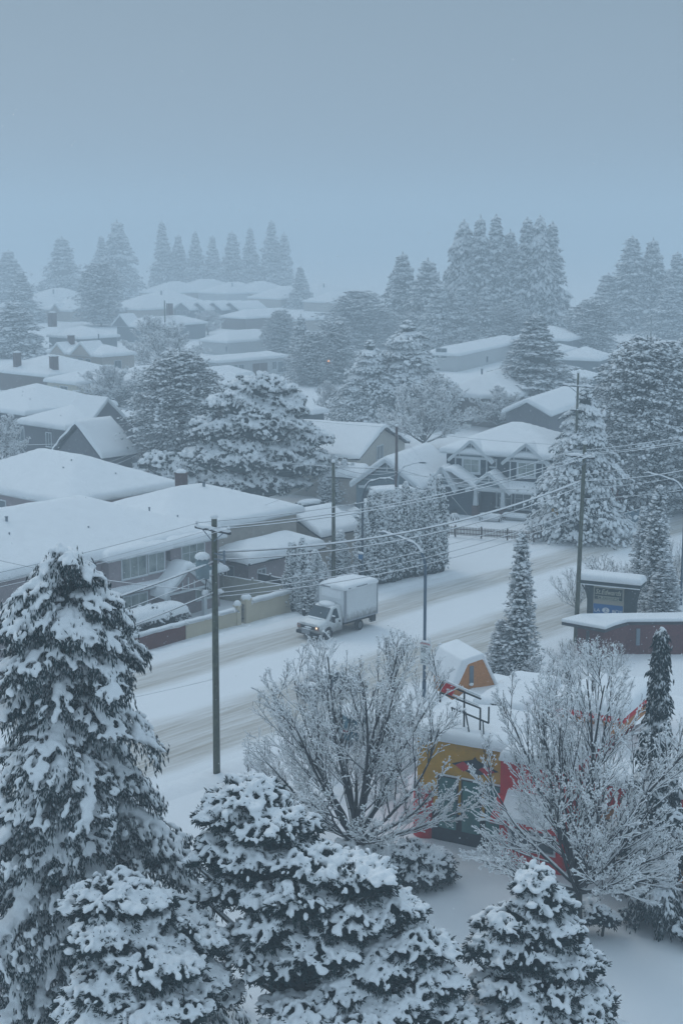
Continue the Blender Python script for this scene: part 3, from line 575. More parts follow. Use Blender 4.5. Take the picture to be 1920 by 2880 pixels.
# ------------------------------------------------------------------ poles and lamps
M_lamp = mat('blue_grey_pole_paint', (.075, .12, .17), .5, .1, 2, metal=.2)
def insulator(root, x, y, z, parent=None):
    b = MB(); b.tube([(x, y, z), (x, y, z+.2)], [.05, .035], 6); o = b.build('insulator', M_metal, parent or root)
    b = MB(); b.stamp(BALL, scaled(np.eye(3)[None], .1, .1, .09), np.array([[x, y, z+.22]])); b.build('snow_cap', M_snow, o)
def utility_pole(label, x, y, h, arms=(), r=.17, tr=None, lean=(0, 0), m=None, rz=ROT, cap=True):
    root = thing('utility_pole', label, 'utility pole', (x, y, 0), rz, 'utility poles along the streets')
    b = MB(); b.tube([(0, 0, -.3), (lean[0]*.5, lean[1]*.5, h/2), (*lean, h)], [r, r*.9, r*.74], 10); b.build('pole', m or M_wood, root)
    b = MB(); rng = random.Random(h); 
    b.tube([(lean[0]*t+r*.75, lean[1]*t-.05, h*t) for t in np.linspace(.02, .98, 24)], [.01+.03*rng.random()*(rng.random() > .4) for _ in range(24)], 5)
    b.build('clinging_snow', M_snow, root)
    if cap: b = MB(); b.stamp(BALL8, scaled(np.eye(3)[None], r*1.1, r*1.1, .16), np.array([[lean[0], lean[1], h+.06]])); b.build('snow_cap', M_snow, root)
    for (z, l, off) in arms:
        b = MB(); b.box(-.06, .06, -l/2+off, l/2+off, z-.07, z+.07); ao = b.build('crossarm', M_dark, root)
        b = MB(); b.beam((0, -l*.3+off, z-.05), (0, 0, z-.65), .03, .05); b.beam((0, l*.3+off, z-.05), (0, 0, z-.65), .03, .05); b.build('brace', M_metal, ao)
        b = MB(); b.tube([(0, yy, z+.1+.03*math.sin(yy*5)) for yy in np.linspace(-l/2+off, l/2+off, 14)], [.07]+[.11+.02*math.sin(i*2.3) for i in range(12)]+[.07], 8); b.build('snow_cap', M_snow, ao)
        for yy in (-l/2+.12+off, -l/5+off, l/2-.12+off): insulator(root, 0, yy, z+.06, ao)
    if tr:
        tx, ty, z = tr; b = MB(); b.tube([(tx, ty, z-.55), (tx, ty, z+.5)], .36, 14); b.tube([(tx, ty, z+.5), (tx, ty, z+.58)], [.39, .36], 14); b.box(min(tx, 0), max(tx, 0)+.01, min(ty, 0), max(ty, 0)+.01, z-.1, z+.05)
        t_ = b.build('transformer', mat('transformer_grey', (.2, .27, .3), .5, .08, 2), root); b = MB(); b.stamp(BALL8, scaled(np.eye(3)[None], .42, .42, .28), np.array([[tx, ty, z+.62]])); b.build('snow_cap', M_snow, t_)
    return root
pA = SM(53.4, 57.3); pR = SM(88.9, 57.3)
uA = utility_pole('nearest green-grey utility pole with crossarm and grey transformer, left of the road', pA[0], pA[1], 14.4, [(13.75, 2.7, 0)], tr=(-.5, .3, 11.7), r=.2, lean=(0.12, 0))
for z in (12.5, 12.2):
    b = MB(); b.box(-.04, .04, -.9, -.1, z-.03, z+.03); b.tube([(0, -.85, z-.2), (0, -.85, z+.25)], [.05, .07], 6); b.build('cutout_bracket', M_metal, uA)
b = MB()
rr = random.Random(4)
for i in range(7):
    y0 = -.2+rr.random()*.5; b.tube([(-.3+t*.25*rr.random(), y0+.15*math.sin(t*3), 11.2-1.0*t-.35*math.sin(t*math.pi)) for t in np.linspace(0, 1, 7)], .012, 4)
b.build('cable_loops', M_dark, uA)
b = MB(); b.tube([(-.5, .3, 10.3), (.1, .1, 10.15), (.6, -.15, 10.3)], .06, 6); b.stamp(BALL, scaled(np.eye(3)[None], .3, .14, .12), np.array([[-.4, .2, 10.4], [.35, 0, 10.35]])); b.build('cable_clamps', M_snow, uA)
utility_pole('tall utility pole with snowy crossarm right of the road in front of the dark cedar', pR[0], pR[1], 14.6, [(13.7, 2.4, .1)], lean=(.45, 0))
p2 = at(1611, 1520); utility_pole('pole standing at the fence corner behind the tall right-hand pole', p2[0], p2[1], 16.2, [(14.9, 3.4, 0), (12.6, .9, .3)], r=.14)
pC = SM(90.3, 82.2); utility_pole('plain green pole between the tan house and the clipped cedars', pC[0], pC[1], 10.6, r=.17)
pD = at(1113, 1500); utility_pole('brown pole in front of the garage gable', pD[0], pD[1], rise(1198, pD[1]), r=.17, m=mat('brown_pole_wood', (.10, .07, .065), .9, .3, 5))
pE = at(447, 1345); utility_pole('slim pole inside the left middle conifer', pE[0], pE[1], rise(1065, pE[1]), r=.15)
pF = at(466, 980); utility_pole('distant pole rising over the far roofs at the left', pF[0], pF[1], rise(845, pF[1]), r=.22)
pG = at(1828, 960); utility_pole('faint distant pole at the right under the hazy conifers', pG[0], pG[1], rise(885, pG[1]), r=.22)
def street_lamp(label, x, y, h, L, rz, tall=1.6, m=None, r=.1, lit=False):
    """arm points to local +x and droops a little at its head"""
    root = thing('street_lamp', label, 'street lamp', (x, y, 0), rz, 'street lamps')
    P = [(0, 0, -.2), (0, 0, h*.5), (0, 0, h-tall)]; n = 9
    for i in range(1, n+1):
        a = i/n*math.pi/2; P.append((L*.45*(1-math.cos(a)), 0, h-tall+tall*.86*math.sin(a)))
    P += [(L*.72, 0, h-.07), (L, 0, h)]
    rad = [r]*3+[r*(1-.4*i/n) for i in range(1, n+1)]+[r*.55, r*.5]
    b = MB(); b.tube(P, rad, 8); b.tube([(0, 0, -.2), (0, 0, 1.2)], r*1.35, 8); b.build('pole', m or M_lamp, root)
    b = MB(); b.tube([(L-.1, 0, h+.0), (L+.1, 0, h+.03), (L+.5, 0, h+.0), (L+.75, 0, h-.04)], [.06, .14, .16, .05], 8, squash=.55)
    ho = b.build('lamp_head', mat('lamp_head_grey', (.12, .15, .17), .5, .1, 2), root)
    if lit: b = MB(); b.stamp(BALL, scaled(np.eye(3)[None], .26, .26, .2), np.array([[L+.4, 0, h-.12]])); b.build('lamp_glow', mat('sodium_glow', (1, .5, .2), .5, emit=((1, .36, .12), 2.2)), ho)
    s = MB(); i0 = 5; Q = [(p[0], p[1], p[2]+rad[k]*.9) for k, p in enumerate(P)][i0:]+[(L+.3, 0, h+.12), (L+.7, 0, h+.02)]
    s.tube(Q, [.03]+[.085+.02*math.sin(k*1.9) for k in range(len(Q)-2)]+[.05], 7, squash=.8); s.build('snow_cap', M_snow, root)
    return root
pl = SM(71.5, 57.3); street_lamp('nearest blue-grey street lamp carrying the speed sign', pl[0], pl[1], rise(1508, 92.4), 2.9, ROT+math.pi/2+.1, tall=2.0)
pr_ = SM(103.8, 57.2); street_lamp('blue street lamp at the right edge beyond the slim conifers', pr_[0], pr_[1], rise(1334, 117), 2.9, ROT+math.pi/2+.1, tall=2.0)
pb = SM(91.8, 80.3); street_lamp('dark street lamp between the parked moving truck and the clipped cedars', pb[0], pb[1], rise(1345, 120.5), 2.6, ROT-math.pi/2, tall=2.4, m=mat('dark_lamp_paint', (.06, .08, .1), .5))
pk = at(1117, 1560); street_lamp('small pale street lamp on the side street behind the cedars', pk[0], pk[1], rise(1303, pk[1]), 1.9, .15, tall=1.7, m=mat('pale_lamp_paint', (.3, .36, .4), .5), r=.08)
pf1 = at(128, 1010); street_lamp('lit street lamp glowing orange in front of the cream gabled house', pf1[0], pf1[1], rise(975, pf1[1]), 5.0, .1, tall=1.4, lit=True)
pf2 = at(890, 1085); street_lamp('lit street lamp glowing orange inside the middle conifers', pf2[0], pf2[1], rise(1014, pf2[1]), 2.0, .3, tall=1.4, lit=True)
# speed sign hung on the lamp
M_signw = mat('sign_white', (.7, .73, .72), .5, .04, 2); M_signr = mat('sign_red', (.5, .05, .05), .5); M_ink = mat('sign_black', (.02, .025, .03), .5)
zb = rise(1862, 92.0); zt = rise(1796, 92.0)
sg = thing('speed_sign', 'white speed sign reading 50 and 20 on the nearest street lamp', 'road sign', (pl[0], pl[1], 0), ROT)
b = MB(); b.box(-.16, -.14, -.62, .22, zb+.02, zb+.56); b.build('lower_board', M_signw, sg); b = MB(); b.box(-.16, -.14, -.62, .22, zb+.58, zt); up_ = b.build('upper_board', M_signw, sg)
b = MB(); b.stamp(BALL, scaled(np.eye(3)[None], .06, .44, .06), np.array([[-.15, -.2, zt+.02]])); b.build('snow_cap', M_snow, up_)
lettering('RICHMOND', .17, M_signr, sg, (-.165, -.2, zt-.13), FX); lettering('MAXIMUM', .09, M_ink, sg, (-.165, -.2, zt-.32), FX)
lettering('50', .42, M_ink, sg, (-.165, -.04, zt-.6), FX); lettering('km/h', .12, M_ink, sg, (-.165, -.45, zt-.68), FX)
lettering('LANE', .09, M_ink, sg, (-.165, -.2, zb+.5), FX); lettering('20', .36, M_ink, sg, (-.165, -.02, zb+.24), FX); lettering('km/h', .12, M_ink, sg, (-.165, -.42, zb+.16), FX)
yp = at(1548, 1521); ys = thing('warning_sign', 'small orange-yellow sign on a thin post by the fence corner', 'road sign', (yp[0], yp[1], 0), math.pi/2-a25)
b = MB(); b.tube([(0, 0, 0), (0, 0, 3.2)], .035, 6); b.build('post', M_metal, ys); b = MB(); b.box(-.06, -.03, -.7, -.02, 2.55, 3.2); b.build('board', mat('sign_yellow', (.55, .30, .04), .6), ys)
lettering('NO', .26, M_ink, ys, (-.065, -.36, 3.03), FX); lettering('EXIT', .26, M_ink, ys, (-.065, -.36, 2.76), FX)
bp = SM(91.4, 79.9); bs = thing('bus_stop_sign', 'small blue bus stop flag on a post beside the dark street lamp', 'bus stop sign', bp, ROT)
b = MB(); b.tube([(0, 0, 0), (0, 0, 3.0)], .04, 6); b.build('post', M_metal, bs); b = MB(); b.box(-.05, -.02, 0, .45, 2.5, 2.95); f_ = b.build('flag', mat('bus_blue', (.03, .16, .34), .5), bs)
b = MB(); b.stamp(BALL8, scaled(np.eye(3)[None], .14, .38, .12), np.array([[0, .25, 3.02]])); b.build('snow_cap', M_snow, f_)
# ------------------------------------------------------------------ wires
M_wire = snowy('snow_lined_cable', (.03, .04, .05), -.25, .1, .3, 6, rough=.7)
def wire(label, a, b, sag, r=.03, n=28, snow=True, ease=None):
    a = np.array(a, float); b = np.array(b, float); P = [a+(b-a)*t-np.array((0, 0, sag*4*t*(1-t))) for t in np.linspace(0, 1, n)]
    mid = (a+b)/2; r = r*.75; m_ = MB(); m_.tube([p-mid for p in P], r*.55, 5)
    if snow:
        rng = random.Random(len(label)*7+int(abs(a[0])*3)); m_.tube([p-mid+np.array((0, 0, r*.8)) for p in P], [r*(.75+.35*rng.random()) for _ in P], 6, m=1, squash=.85)
    m_.build('power_line', [M_dark, M_snow], None, loc=tuple(mid), label=label, cat='cable', group='overhead cables')
def onpole(base, rz, loc):
    c, s_ = math.cos(rz), math.sin(rz); return (base[0]+loc[0]*c-loc[1]*s_, base[1]+loc[0]*s_+loc[1]*c, loc[2])
A = lambda x, y, z: onpole(pA, ROT, (x+.12, y, z)); RP = lambda x, y, z: onpole(pR, ROT, (x+.42, y, z))
pL = SM(18, 57.3); LP = lambda x, y, z: onpole(pL, ROT, (x, y, z)); pN = SM(124, 57.3); NP = lambda x, y, z: onpole(pN, ROT, (x, y, z))
for i, (y, z) in enumerate(((1.2, 13.98), (-1.2, 13.98), (-.5, 13.98))):
    nm = ('left end', 'right end', 'inner pin')[i]
    wire(f'thin cable from the {nm} of the nearest crossarm going left', LP(0, y, 14.0), A(0, y, z), .6, .022, snow=i != 0)
    wire(f'snowy cable from the {nm} of the nearest crossarm to the right-hand pole', A(0, y, z), RP(0, y*.85+.1, 13.93), .75, .04 if i else .03)
    wire(f'snowy cable from the {nm} of the right-hand crossarm leaving the picture', RP(0, y*.85+.1, 13.93), NP(0, y, 14), .6, .04)
wire('thick snow-lined messenger cable between the two roadside poles', A(.1, -.2, 12.55), RP(-.15, .15, 11.9), 1.1, .085)
wire('second snow-lined cable just under the thick messenger', A(.1, -.1, 12.1), RP(-.15, .15, 11.5), 1.1, .05)
wire('messenger cable leaving the right-hand pole to the right', RP(.1, 0, 11.9), NP(0, 0, 12), 1.0, .05)
wire('second cable leaving the right-hand pole to the right', RP(.1, 0, 11.4), NP(0, 0, 11.6), 1.0, .03)
wire('thick snowy cable bundle left of the nearest pole', LP(0, 0, 12.0), A(-.1, 0, 12.0), 1.2, .075)
wire('thin line under the bundle left of the nearest pole', LP(0, 0, 11.0), A(-.1, 0, 11.3), 1.2, .03)
for i, z in enumerate((10.5, 10.25, 10.05)):
    wire(f'{("upper", "middle", "lower")[i]} telephone cable between the two roadside poles', A(.2, -.1, z), RP(-.1, .1, z-.15-.25*i), .7+.1*i, .035 if i else .028)
wire('lower telephone cable sagging left behind the big spruce', LP(0, 0, 10.2), A(-.2, 0, 10.3), 1.2, .06)
wire('cable crossing from the nearest pole to the garden wall side', A(-.2, .1, 10.4), SM(45, 84, 13.2), 1.0, .035)
wire('low stay line in front of the brick wall', A(0, 0, 5.5), SM(40, 68, 3.2), .3, .022)
D_ = lambda z: (pD[0], pD[1], z); zD = rise(1318, pD[1])
pEe = (pE[0], pE[1], rise(1235, pE[1]))
wire('snowy cable from the conifer pole to the brown pole', pEe, D_(zD), .9, .06)
wire('snowy cable going left from the conifer pole', pEe, (pEe[0]-45, pEe[1]-2, pEe[2]+.3), .8, .05)
wire('cable from the brown pole to the fence corner pole', D_(zD), (p2[0], p2[1], rise(1372, p2[1])), .9, .045)
wire('thin top cable from the brown pole to the fence corner pole', D_(rise(1205, pD[1])), (p2[0], p2[1], rise(1252, p2[1])), .3, .03)
wire('thin top cable from the brown pole going left', D_(rise(1203, pD[1])), (pE[0], pE[1], rise(1110, pE[1])), .6, .028)
wire('cable from the plain green pole up to the brown pole', (pC[0], pC[1], 10.3), D_(zD-.3), .5, .035)
wire('second cable from the plain green pole up to the brown pole', (pC[0], pC[1], 9.9), D_(zD-.6), .6, .03)
wire('house drop cable from the plain green pole to the tan roof', (pC[0], pC[1], 9.8), SM(88.5, 90, 5.9), .3, .025)
wire('long drop cable crossing the clipped cedars', D_(zD-.4), SM(98, 58, 11.8), .8, .03)
wire('steep drop cable from the brown pole down to the picket fence', D_(rise(1205, pD[1])), tuple(at(1370, 1512)), .2, .022)
wire('house drop cable over the grey annex', pEe, tuple(at(290, 1305, 4)), .3, .03)
wire('second house drop cable over the grey annex', (pEe[0], pEe[1], pEe[2]-.3), tuple(at(312, 1310, 4)), .3, .03)
wire('thin cable over the fence corner going right', (p2[0], p2[1], rise(1252, p2[1])), (p2[0]+60, p2[1]+30, 16), .4, .028)
wire('drop cable from the right-hand pole to the slim twin conifers', RP(0, 0, 10.6), SM(118, 62, 7.5), .2, .035)
# ------------------------------------------------------------------ vehicles (local x forward, y to the driver's side)
M_paint = mat('white_van_paint', (.72, .75, .75), .4, .05, 1.5, spec=.5, grime=.9); M_box = mat('cargo_box_white', (.72, .75, .76), .5, .03, .7, grime=1.3); M_rub = mat('tyre_rubber', (.018, .02, .022), .85)
M_rim = mat('wheel_rim', (.16, .17, .18), .5, .2, 6, metal=.4); M_glassv = mat('vehicle_glass', (.035, .06, .075), .15, .2, 2, spec=.6); M_alu = mat('aluminium_edge', (.33, .35, .38), .45, .08, 3, metal=.5)
M_lens = mat('headlamp_lens', (.30, .17, .13), .25, .2, 4); M_lit = mat('headlamp_lit', (1, .8, .6), .3, emit=((1, .72, .48), 1.6)); M_tail = mat('tail_lamp', (.30, .03, .03), .3)
M_pl = mat('black_plastic', (.02, .025, .03), .6, .2, 5)
def wheel(root, x, y, r, w, side):
    b = MB(); b.tube([(x, y-w/2*side, r), (x, y-w/2*side*.8, r), (x, y+w/2*side*.8, r), (x, y+w/2*side, r)], [r*.9, r, r, r*.9], 20); o = b.build('wheel', M_rub, root)
    b = MB(); b.tube([(x, y+w/2*side*.9, r), (x, y+w/2*side*1.04, r)], [r*.62, r*.6], 16)
    for k in range(8): a = k*math.pi/4; b.stamp(OCT, scaled(np.eye(3)[None], r*.09, .02, r*.09), np.array([[x+math.cos(a)*r*.4, y+w/2*side*1.06, r+math.sin(a)*r*.4]]))
    b.build('rim', M_rim, o)
def loft(sections, m=0):
    """closed skin over cross-sections [(x, [(y,z)...])], all with the same number of points"""
    b = MB(); V = []; n = len(sections[0][1])
    for x, ps in sections: V += [(x, y, z) for y, z in ps]
    F = [(i*n+j, i*n+(j+1) % n, (i+1)*n+(j+1) % n, (i+1)*n+j) for i in range(len(sections)-1) for j in range(n)]+[tuple(range(n))[::-1], tuple((len(sections)-1)*n+j for j in range(n))]
    return b.add(V, F, m, True)
def body_sec(w, z0, zs, z1, wt):   # rounded section: sill z0, shoulder zs (half width w), top z1 (half width wt)
    h = [(w*.92, z0), (w, z0+.12), (w, zs), (w*.4+wt*.6, zs*.35+z1*.65), (wt, z1-.06), (wt*.82, z1)]
    return [(-y, z) for y, z in h]+[(y, z) for y, z in h[::-1]]
def smoothed(o, w=.02, seg=2):
    m = o.modifiers.new('b', 'BEVEL'); m.width = w; m.segments = seg; m.limit_method = 'ANGLE'; m.angle_limit = R(28); return o
def moving_truck(label, loc, rz, L=3.75, H=3.3, stripe=False, wheels=True):
    t = thing('box_truck', label, 'box truck', loc, rz)
    S_ = [(1.0, body_sec(.88, .42, .8, .98, .8)), (.93, body_sec(.93, .4, .95, 1.12, .84)), (.3, body_sec(.97, .38, 1.05, 1.3, .86)), (-.05, body_sec(.98, .38, 1.12, 1.42, .86)),
          (-.55, body_sec(.985, .38, 1.2, 1.96, .8)), (-.85, body_sec(.985, .38, 1.2, 2.1, .78)), (-1.5, body_sec(.985, .38, 1.2, 2.12, .8))]
    b = loft(S_); smoothed(b.build('cab', M_paint, t))
    g = MB(); g.add([(.03, -.8, 1.36), (.03, .8, 1.36), (-.6, .71, 1.99), (-.6, -.71, 1.99)], [(0, 1, 2, 3)])
    for v in g.v: v[:, 0] += .035; v[:, 2] += .02
    g.add([(.2, -.74, 1.32), (.2, .74, 1.32), (.03, .8, 1.37), (.03, -.8, 1.37)], [(0, 1, 2, 3)]); g.build('windscreen', M_glassv, t)
    for sd_ in (1, -1):
        d = MB(); q = lambda x, z: (x, sd_*(.995 if z < 1.25 else .995-.18*(z-1.2)/.9), z)
        d.prism([(-1.28, .55), (-.28, .55), (-.28, 1.2), (-1.28, 1.2)], 'y', sd_*.985, sd_*1.0); do = d.build('door', M_paint, t)
        d = MB(); d.add([q(-.22, 1.3), q(-1.14, 1.3), q(-1.05, 1.95), q(-.72, 1.95)], [(0, 1, 2, 3)])
        for v in d.v: v[:, 1] += sd_*.02
        d.build('side_window', M_glassv, do)
        d = MB(); d.box(-1.22, -1.1, min(sd_*1.0, sd_*1.03), max(sd_*1.0, sd_*1.03), 1.0, 1.16); d.build('handle', M_pl, do)
        d = MB(); d.beam((-.2, sd_*.95, 1.25), (-.12, sd_*1.28, 1.3), .04, .05); d.box(-.2, -.1, min(sd_*1.2, sd_*1.42), max(sd_*1.2, sd_*1.42), 1.2, 1.62); mo = d.build('mirror', M_pl, t)
        d = MB(); d.box(-.215, -.2, min(sd_*1.23, sd_*1.39), max(sd_*1.23, sd_*1.39), 1.3, 1.6); d.box(-.2, -.1, min(sd_*1.2, sd_*1.42), max(sd_*1.2, sd_*1.42), 1.62, 1.68); d.build('mirror_snow', M_snow, mo)
        d = MB(); d.box(.86, 1.015, min(sd_*.62, sd_*.93), max(sd_*.62, sd_*.93), .72, .98); hl = d.build('headlight', M_lens, t)
        d = MB(); d.stamp(BALL, scaled(np.eye(3)[None], .03, .07, .07), np.array([[1.02, sd_*.76, .9]])); d.build('bulb', M_lit if sd_ > 0 else M_alu, hl)
        d = MB(); d.tube([(0, sd_*.8, .4), (0, sd_*.999, .4)], .46, 20); d.build('wheel_arch', M_pl, t)
        if wheels:
            wheel(t, 0, sd_*.9, .37, .24, sd_); wheel(t, -3.45, sd_*.88, .37, .3, sd_)
    b = MB(); b.box(.9, 1.03, -.6, .6, .74, .96); go = b.build('grille', M_pl, t); b = MB(); b.stamp(BALL8, scaled(np.eye(3)[None], .05, .32, .07), np.array([[1.03, .05, .86]])); b.stamp(BALL8, scaled(np.eye(3)[None], .08, .5, .07), np.array([[1.0, -.1, .72]])); b.build('packed_snow', M_snow2, go)
    b = MB(); b.box(.8, 1.12, -.97, .97, .32, .56); smoothed(b.build('bumper', M_pl, t), .05); b = MB(); b.box(1.0, 1.14, -.45, .25, .4, .68); b.build('number_plate', M_alu, t)
    b = MB(); n = 18
    b.stamp(BALL8, scaled(np.eye(3)[None], .5, .7, .2), np.array([[-1.05, 0, 2.1]])); b.stamp(BALL8, scaled(np.eye(3)[None], .16, .72, .06), np.array([[.16, 0, 1.34]])); b.build('cab_snow', M_snow2, t)
    x1, x0 = -1.55, -1.55-L
    b = MB(); b.box(x0, x1, -1.12, 1.12, .98, H-.02); bo = b.build('cargo_box', M_box, t)
    b = MB()
    for y in (-1.14, 1.14):
        for x in (x0, x1): b.box(x-.03, x+.03, y-.03, y+.03, .95, H)
        b.box(x0, x1, y-.025, y+.025, .9, 1.0); b.box(x0, x1, y-.025, y+.025, H-.08, H)
        b.box(x1-.22, x1-.03, y-.012, y+.012, 1.0, H-.08)
    for x in (x0, x1): b.box(x-.03, x+.03, -1.11, 1.11, H-.08, H); b.box(x-.03, x+.03, -1.11, 1.11, .9, 1.0)
    b.build('box_edging', M_alu, bo)
    b = MB(); b.box(x0+.1, -1.4, -.5, .5, .5, .8); b.box(x0-.02, x0+.1, -1.0, 1.0, .45, .9)
    for y in (-.9, .9): b.box(x0, x0+.5, y-.1, y+.1, .35, .9)
    b.build('chassis', M_pl, t)
    b = MB(); snow_roof(b, x0-.04, x1+.04, -1.17, 1.17, H, .04, 'hip', .2, 4, gr=.3); b.build('roof_snow', M_snow, bo)
    b = MB(); b.box(x1, x1+.02, -.85, .85, 2.5, 3.05); b.build('front_snow_crust', M_snow, bo)
    if stripe:
        gm_ = mat('faded_green_band', (.05, .22, .15), .5, .1, 2)
        b = MB(); b.box(x0+.3, x1-.3, 1.121, 1.128, 1.9, 2.6); b.box(x1+.001, x1+.008, -.95, .95, 1.9, 2.6); b.build('green_band', gm_, bo)
    return t
tl = SM(77.8, 72.45)
tk_ = moving_truck('white box truck with lit headlight driving on the snowy road', (*tl[:2], .04), ROT+math.pi, L=3.7, H=3.22)
tk_.scale = (1.0, 1.14, 1.09)
v2 = at(962, 1470); moving_truck('parked white box truck with green band and deep snow on its roof behind the roofs', (v2[0]+1.6, v2[1]+1.0, 0), math.radians(-112-52), L=4.2, H=3.2, stripe=True)
def car(label, loc, rz, paint, L=4.5, w=.9, h=1.5, wagon=False, snow=1.0, name='car'):
    t = thing(name, label, 'car', loc, rz); x1 = L*.5; x0 = -L*.5
    roof0, roof1 = (x0+.25, .35) if wagon else (x0+1.2, .3)
    S_ = [(x1, body_sec(w*.82, .35, .6, .68, w*.7)), (x1-.2, body_sec(w*.95, .28, .72, .84, w*.8)), (x1-1.25, body_sec(w, .25, .88, 1.0, w*.82)),
          (roof1, body_sec(w, .25, .95, h, w*.68)), (roof0+.3, body_sec(w, .25, .97, h, w*.68)), (roof0-.35 if not wagon else x0+.1, body_sec(w, .28, .97, h-.42 if not wagon else 1.25, w*.76)), (x0+.02, body_sec(w*.9, .35, .85, 1.0, w*.78))]
    smoothed(loft(S_).build('body', paint, t), .03)
    g = MB()
    for sd_ in (1, -1):
        y = sd_*w*.985; y2 = sd_*w*.80
        g.add([(roof1+.65, y, 1.0), (roof0-.05, y, 1.02), (roof0+.32, y2, h-.14), (roof1-.02, y2, h-.14)], [(0, 1, 2, 3)])
    g.add([(x1-1.22, -w*.72, 1.04), (x1-1.22, w*.72, 1.04), (roof1+.06, w*.62, h-.04), (roof1+.06, -w*.62, h-.04)], [(0, 1, 2, 3)])
    for v in g.v: v[:] *= 1.02
    g.build('windows', M_glassv, t)
    for sd_ in (1, -1):
        wheel(t, x1-.85, sd_*(w-.1), .32, .2, sd_); wheel(t, x0+.85, sd_*(w-.1), .32, .2, sd_)
        b = MB(); b.box(x0-.01, x0+.12, min(sd_*w*.6, sd_*w*.88), max(sd_*w*.6, sd_*w*.88), .8, .95); b.build('tail_light', M_tail, t)
        b = MB(); b.box(x1-.2, x1+.0, min(sd_*w*.5, sd_*w*.8), max(sd_*w*.5, sd_*w*.8), .58, .72); b.build('headlight', M_alu, t)
    b = MB()
    b.stamp(BALL8, scaled(np.eye(3)[None], (roof1-roof0)*.62, w*.82, .2*snow), np.array([[(roof1+roof0)/2, 0, h]])); b.stamp(BALL8, scaled(np.eye(3)[None], .62, w*.8, .16*snow), np.array([[x1-.75, 0, .92]]))
    if not wagon: b.stamp(BALL8, scaled(np.eye(3)[None], .42, w*.78, .16*snow), np.array([[x0+.42, 0, 1.02]]))
    b.build('snow_load', M_snow, t); return t
car('grey car with dark windows driving on the near lane behind the bare tree', (*SM(68.4, 62.6)[:2], .04), ROT, mat('grey_car_paint', (.10, .115, .13), .4, .1, 2), L=4.6, snow=.75)
pq = at(985, 2062); car('snow-capped blue car parked nearer than the road behind the bare tree', tuple(pq), ROT+.9, mat('blue_car_paint', (.05, .13, .17), .4, .1, 2), L=4.2, wagon=True, h=1.6, snow=1.6)
pq = at(850, 1462); car('white van-like car buried in snow left of the green-banded truck', tuple(pq), -2.6, M_paint, L=4.6, wagon=True, h=1.8, snow=1.6)
pq = at(1045, 1468); car('car wearing a tall round hat of snow right of the green-banded truck', tuple(pq), -1.2, mat('teal_car_paint', (.10, .17, .17), .4, .1, 2), L=4.4, wagon=True, h=1.7, snow=3.0)
pq = at(975, 1492); car('low parked car showing only its windscreen behind the small gabled outbuilding', tuple(pq), -2.3, M_paint, L=4.5, snow=1.8)
# ------------------------------------------------------------------ patio furniture on the corner lot
M_wick = mat('dark_wicker', (.035, .04, .045), .8, .3, 12)
def bench(label, p, rz, w, cat, back=True, n=1):
    t = thing(cat.replace(' ', '_'), label, cat, tuple(p), rz)
    b = MB(); b.box(-w/2, w/2, -.35, .35, .36, .44); b.build('seat', M_wick, t)
    if back: b = MB(); b.box(-w/2, w/2, .3, .36, .44, .9); b.build('backrest', M_wick, t)
    for x in (-w/2+.05, w/2-.05):
        for y in (-.3, .3): b = MB(); b.box(x-.04, x+.04, y-.04, y+.04, -.05, .36); b.build('leg', M_wick, t)
    b = MB(); snow_roof(b, -w/2-.03, w/2+.03, -.38, .36, .44, .02, 'flat', .3, w, gr=.25); b.build('snow_load', M_snow, t); return t
for lab, px, py, rz, w, cat in (('snow-heaped dark patio sofa seen below the craftsman porch', 1448, 1462, -.45, 2.6, 'patio sofa'), ('dark wicker patio set with thick snow left of the sofa', 1378, 1463, -.45, 2.2, 'patio table'),
        ('snowy garden chair nearest the cedar hedge', 1278, 1462, .3, .7, 'garden chair'), ('snowy garden chair by the porch post', 1335, 1436, -.2, .7, 'garden chair'), ('round-topped snowy armchair left of the porch post', 1300, 1436, .1, .9, 'garden chair')):
    bench(lab, at(px, py), rz, w, cat, back=cat != 'patio table')
# ------------------------------------------------------------------ restaurant
M_yel = mat('ochre_render', (.64, .34, .03), .9, .1, 3, bump=.15); M_red = mat('red_render', (.56, .02, .028), .8, .12, 3); M_ora = mat('orange_stucco', (.52, .23, .09), .9, .12, 8, bump=.3)
M_dkb = mat('black_base_tiles', (.02, .025, .035), .6, .3, 4); M_teal = mat('teal_shop_glass', (.02, .10, .10), .2, .3, .8, col2=(.07, .22, .21), spec=.6)
az2 = 29.2; a2 = R(az2); rv2 = np.array((math.sin(a2), math.cos(a2), 0)); mv2 = np.array((-math.cos(a2), math.sin(a2), 0))
Cr = at(1612, 2436); RR = thing('restaurant', 'restaurant with ochre and red walls, dark base and snow-covered flat roofs behind the bare trees', 'restaurant', (Cr[0], Cr[1], 0), math.pi/2-a2)
yl = lambda px, z=0, x=0: solve_len(Cr+rv2*x+np.array((0, 0, z)), px, mv2)
y_r = yl(1424); yL = yl(1205); yE = yl(1160)
b = MB(); b.box(.05, 9, y_r, yE-.2, 1.35, 5.05); b.build('ochre_wall', M_yel, RR)
b = MB(); b.box(0, 9.02, y_r, yL+.2, -.3, 1.35); b.build('dark_base', M_dkb, RR)
b = MB(); b.tube([(.35, yE-.55, -.2), (.35, yE-.55, 2.3)], .62, 16); b.build('red_corner_column', M_red, RR)
b = MB(); b.box(.5, 8.9, yE-.25, yE, 0, 4.9); b.build('red_side_wall', M_red, RR)
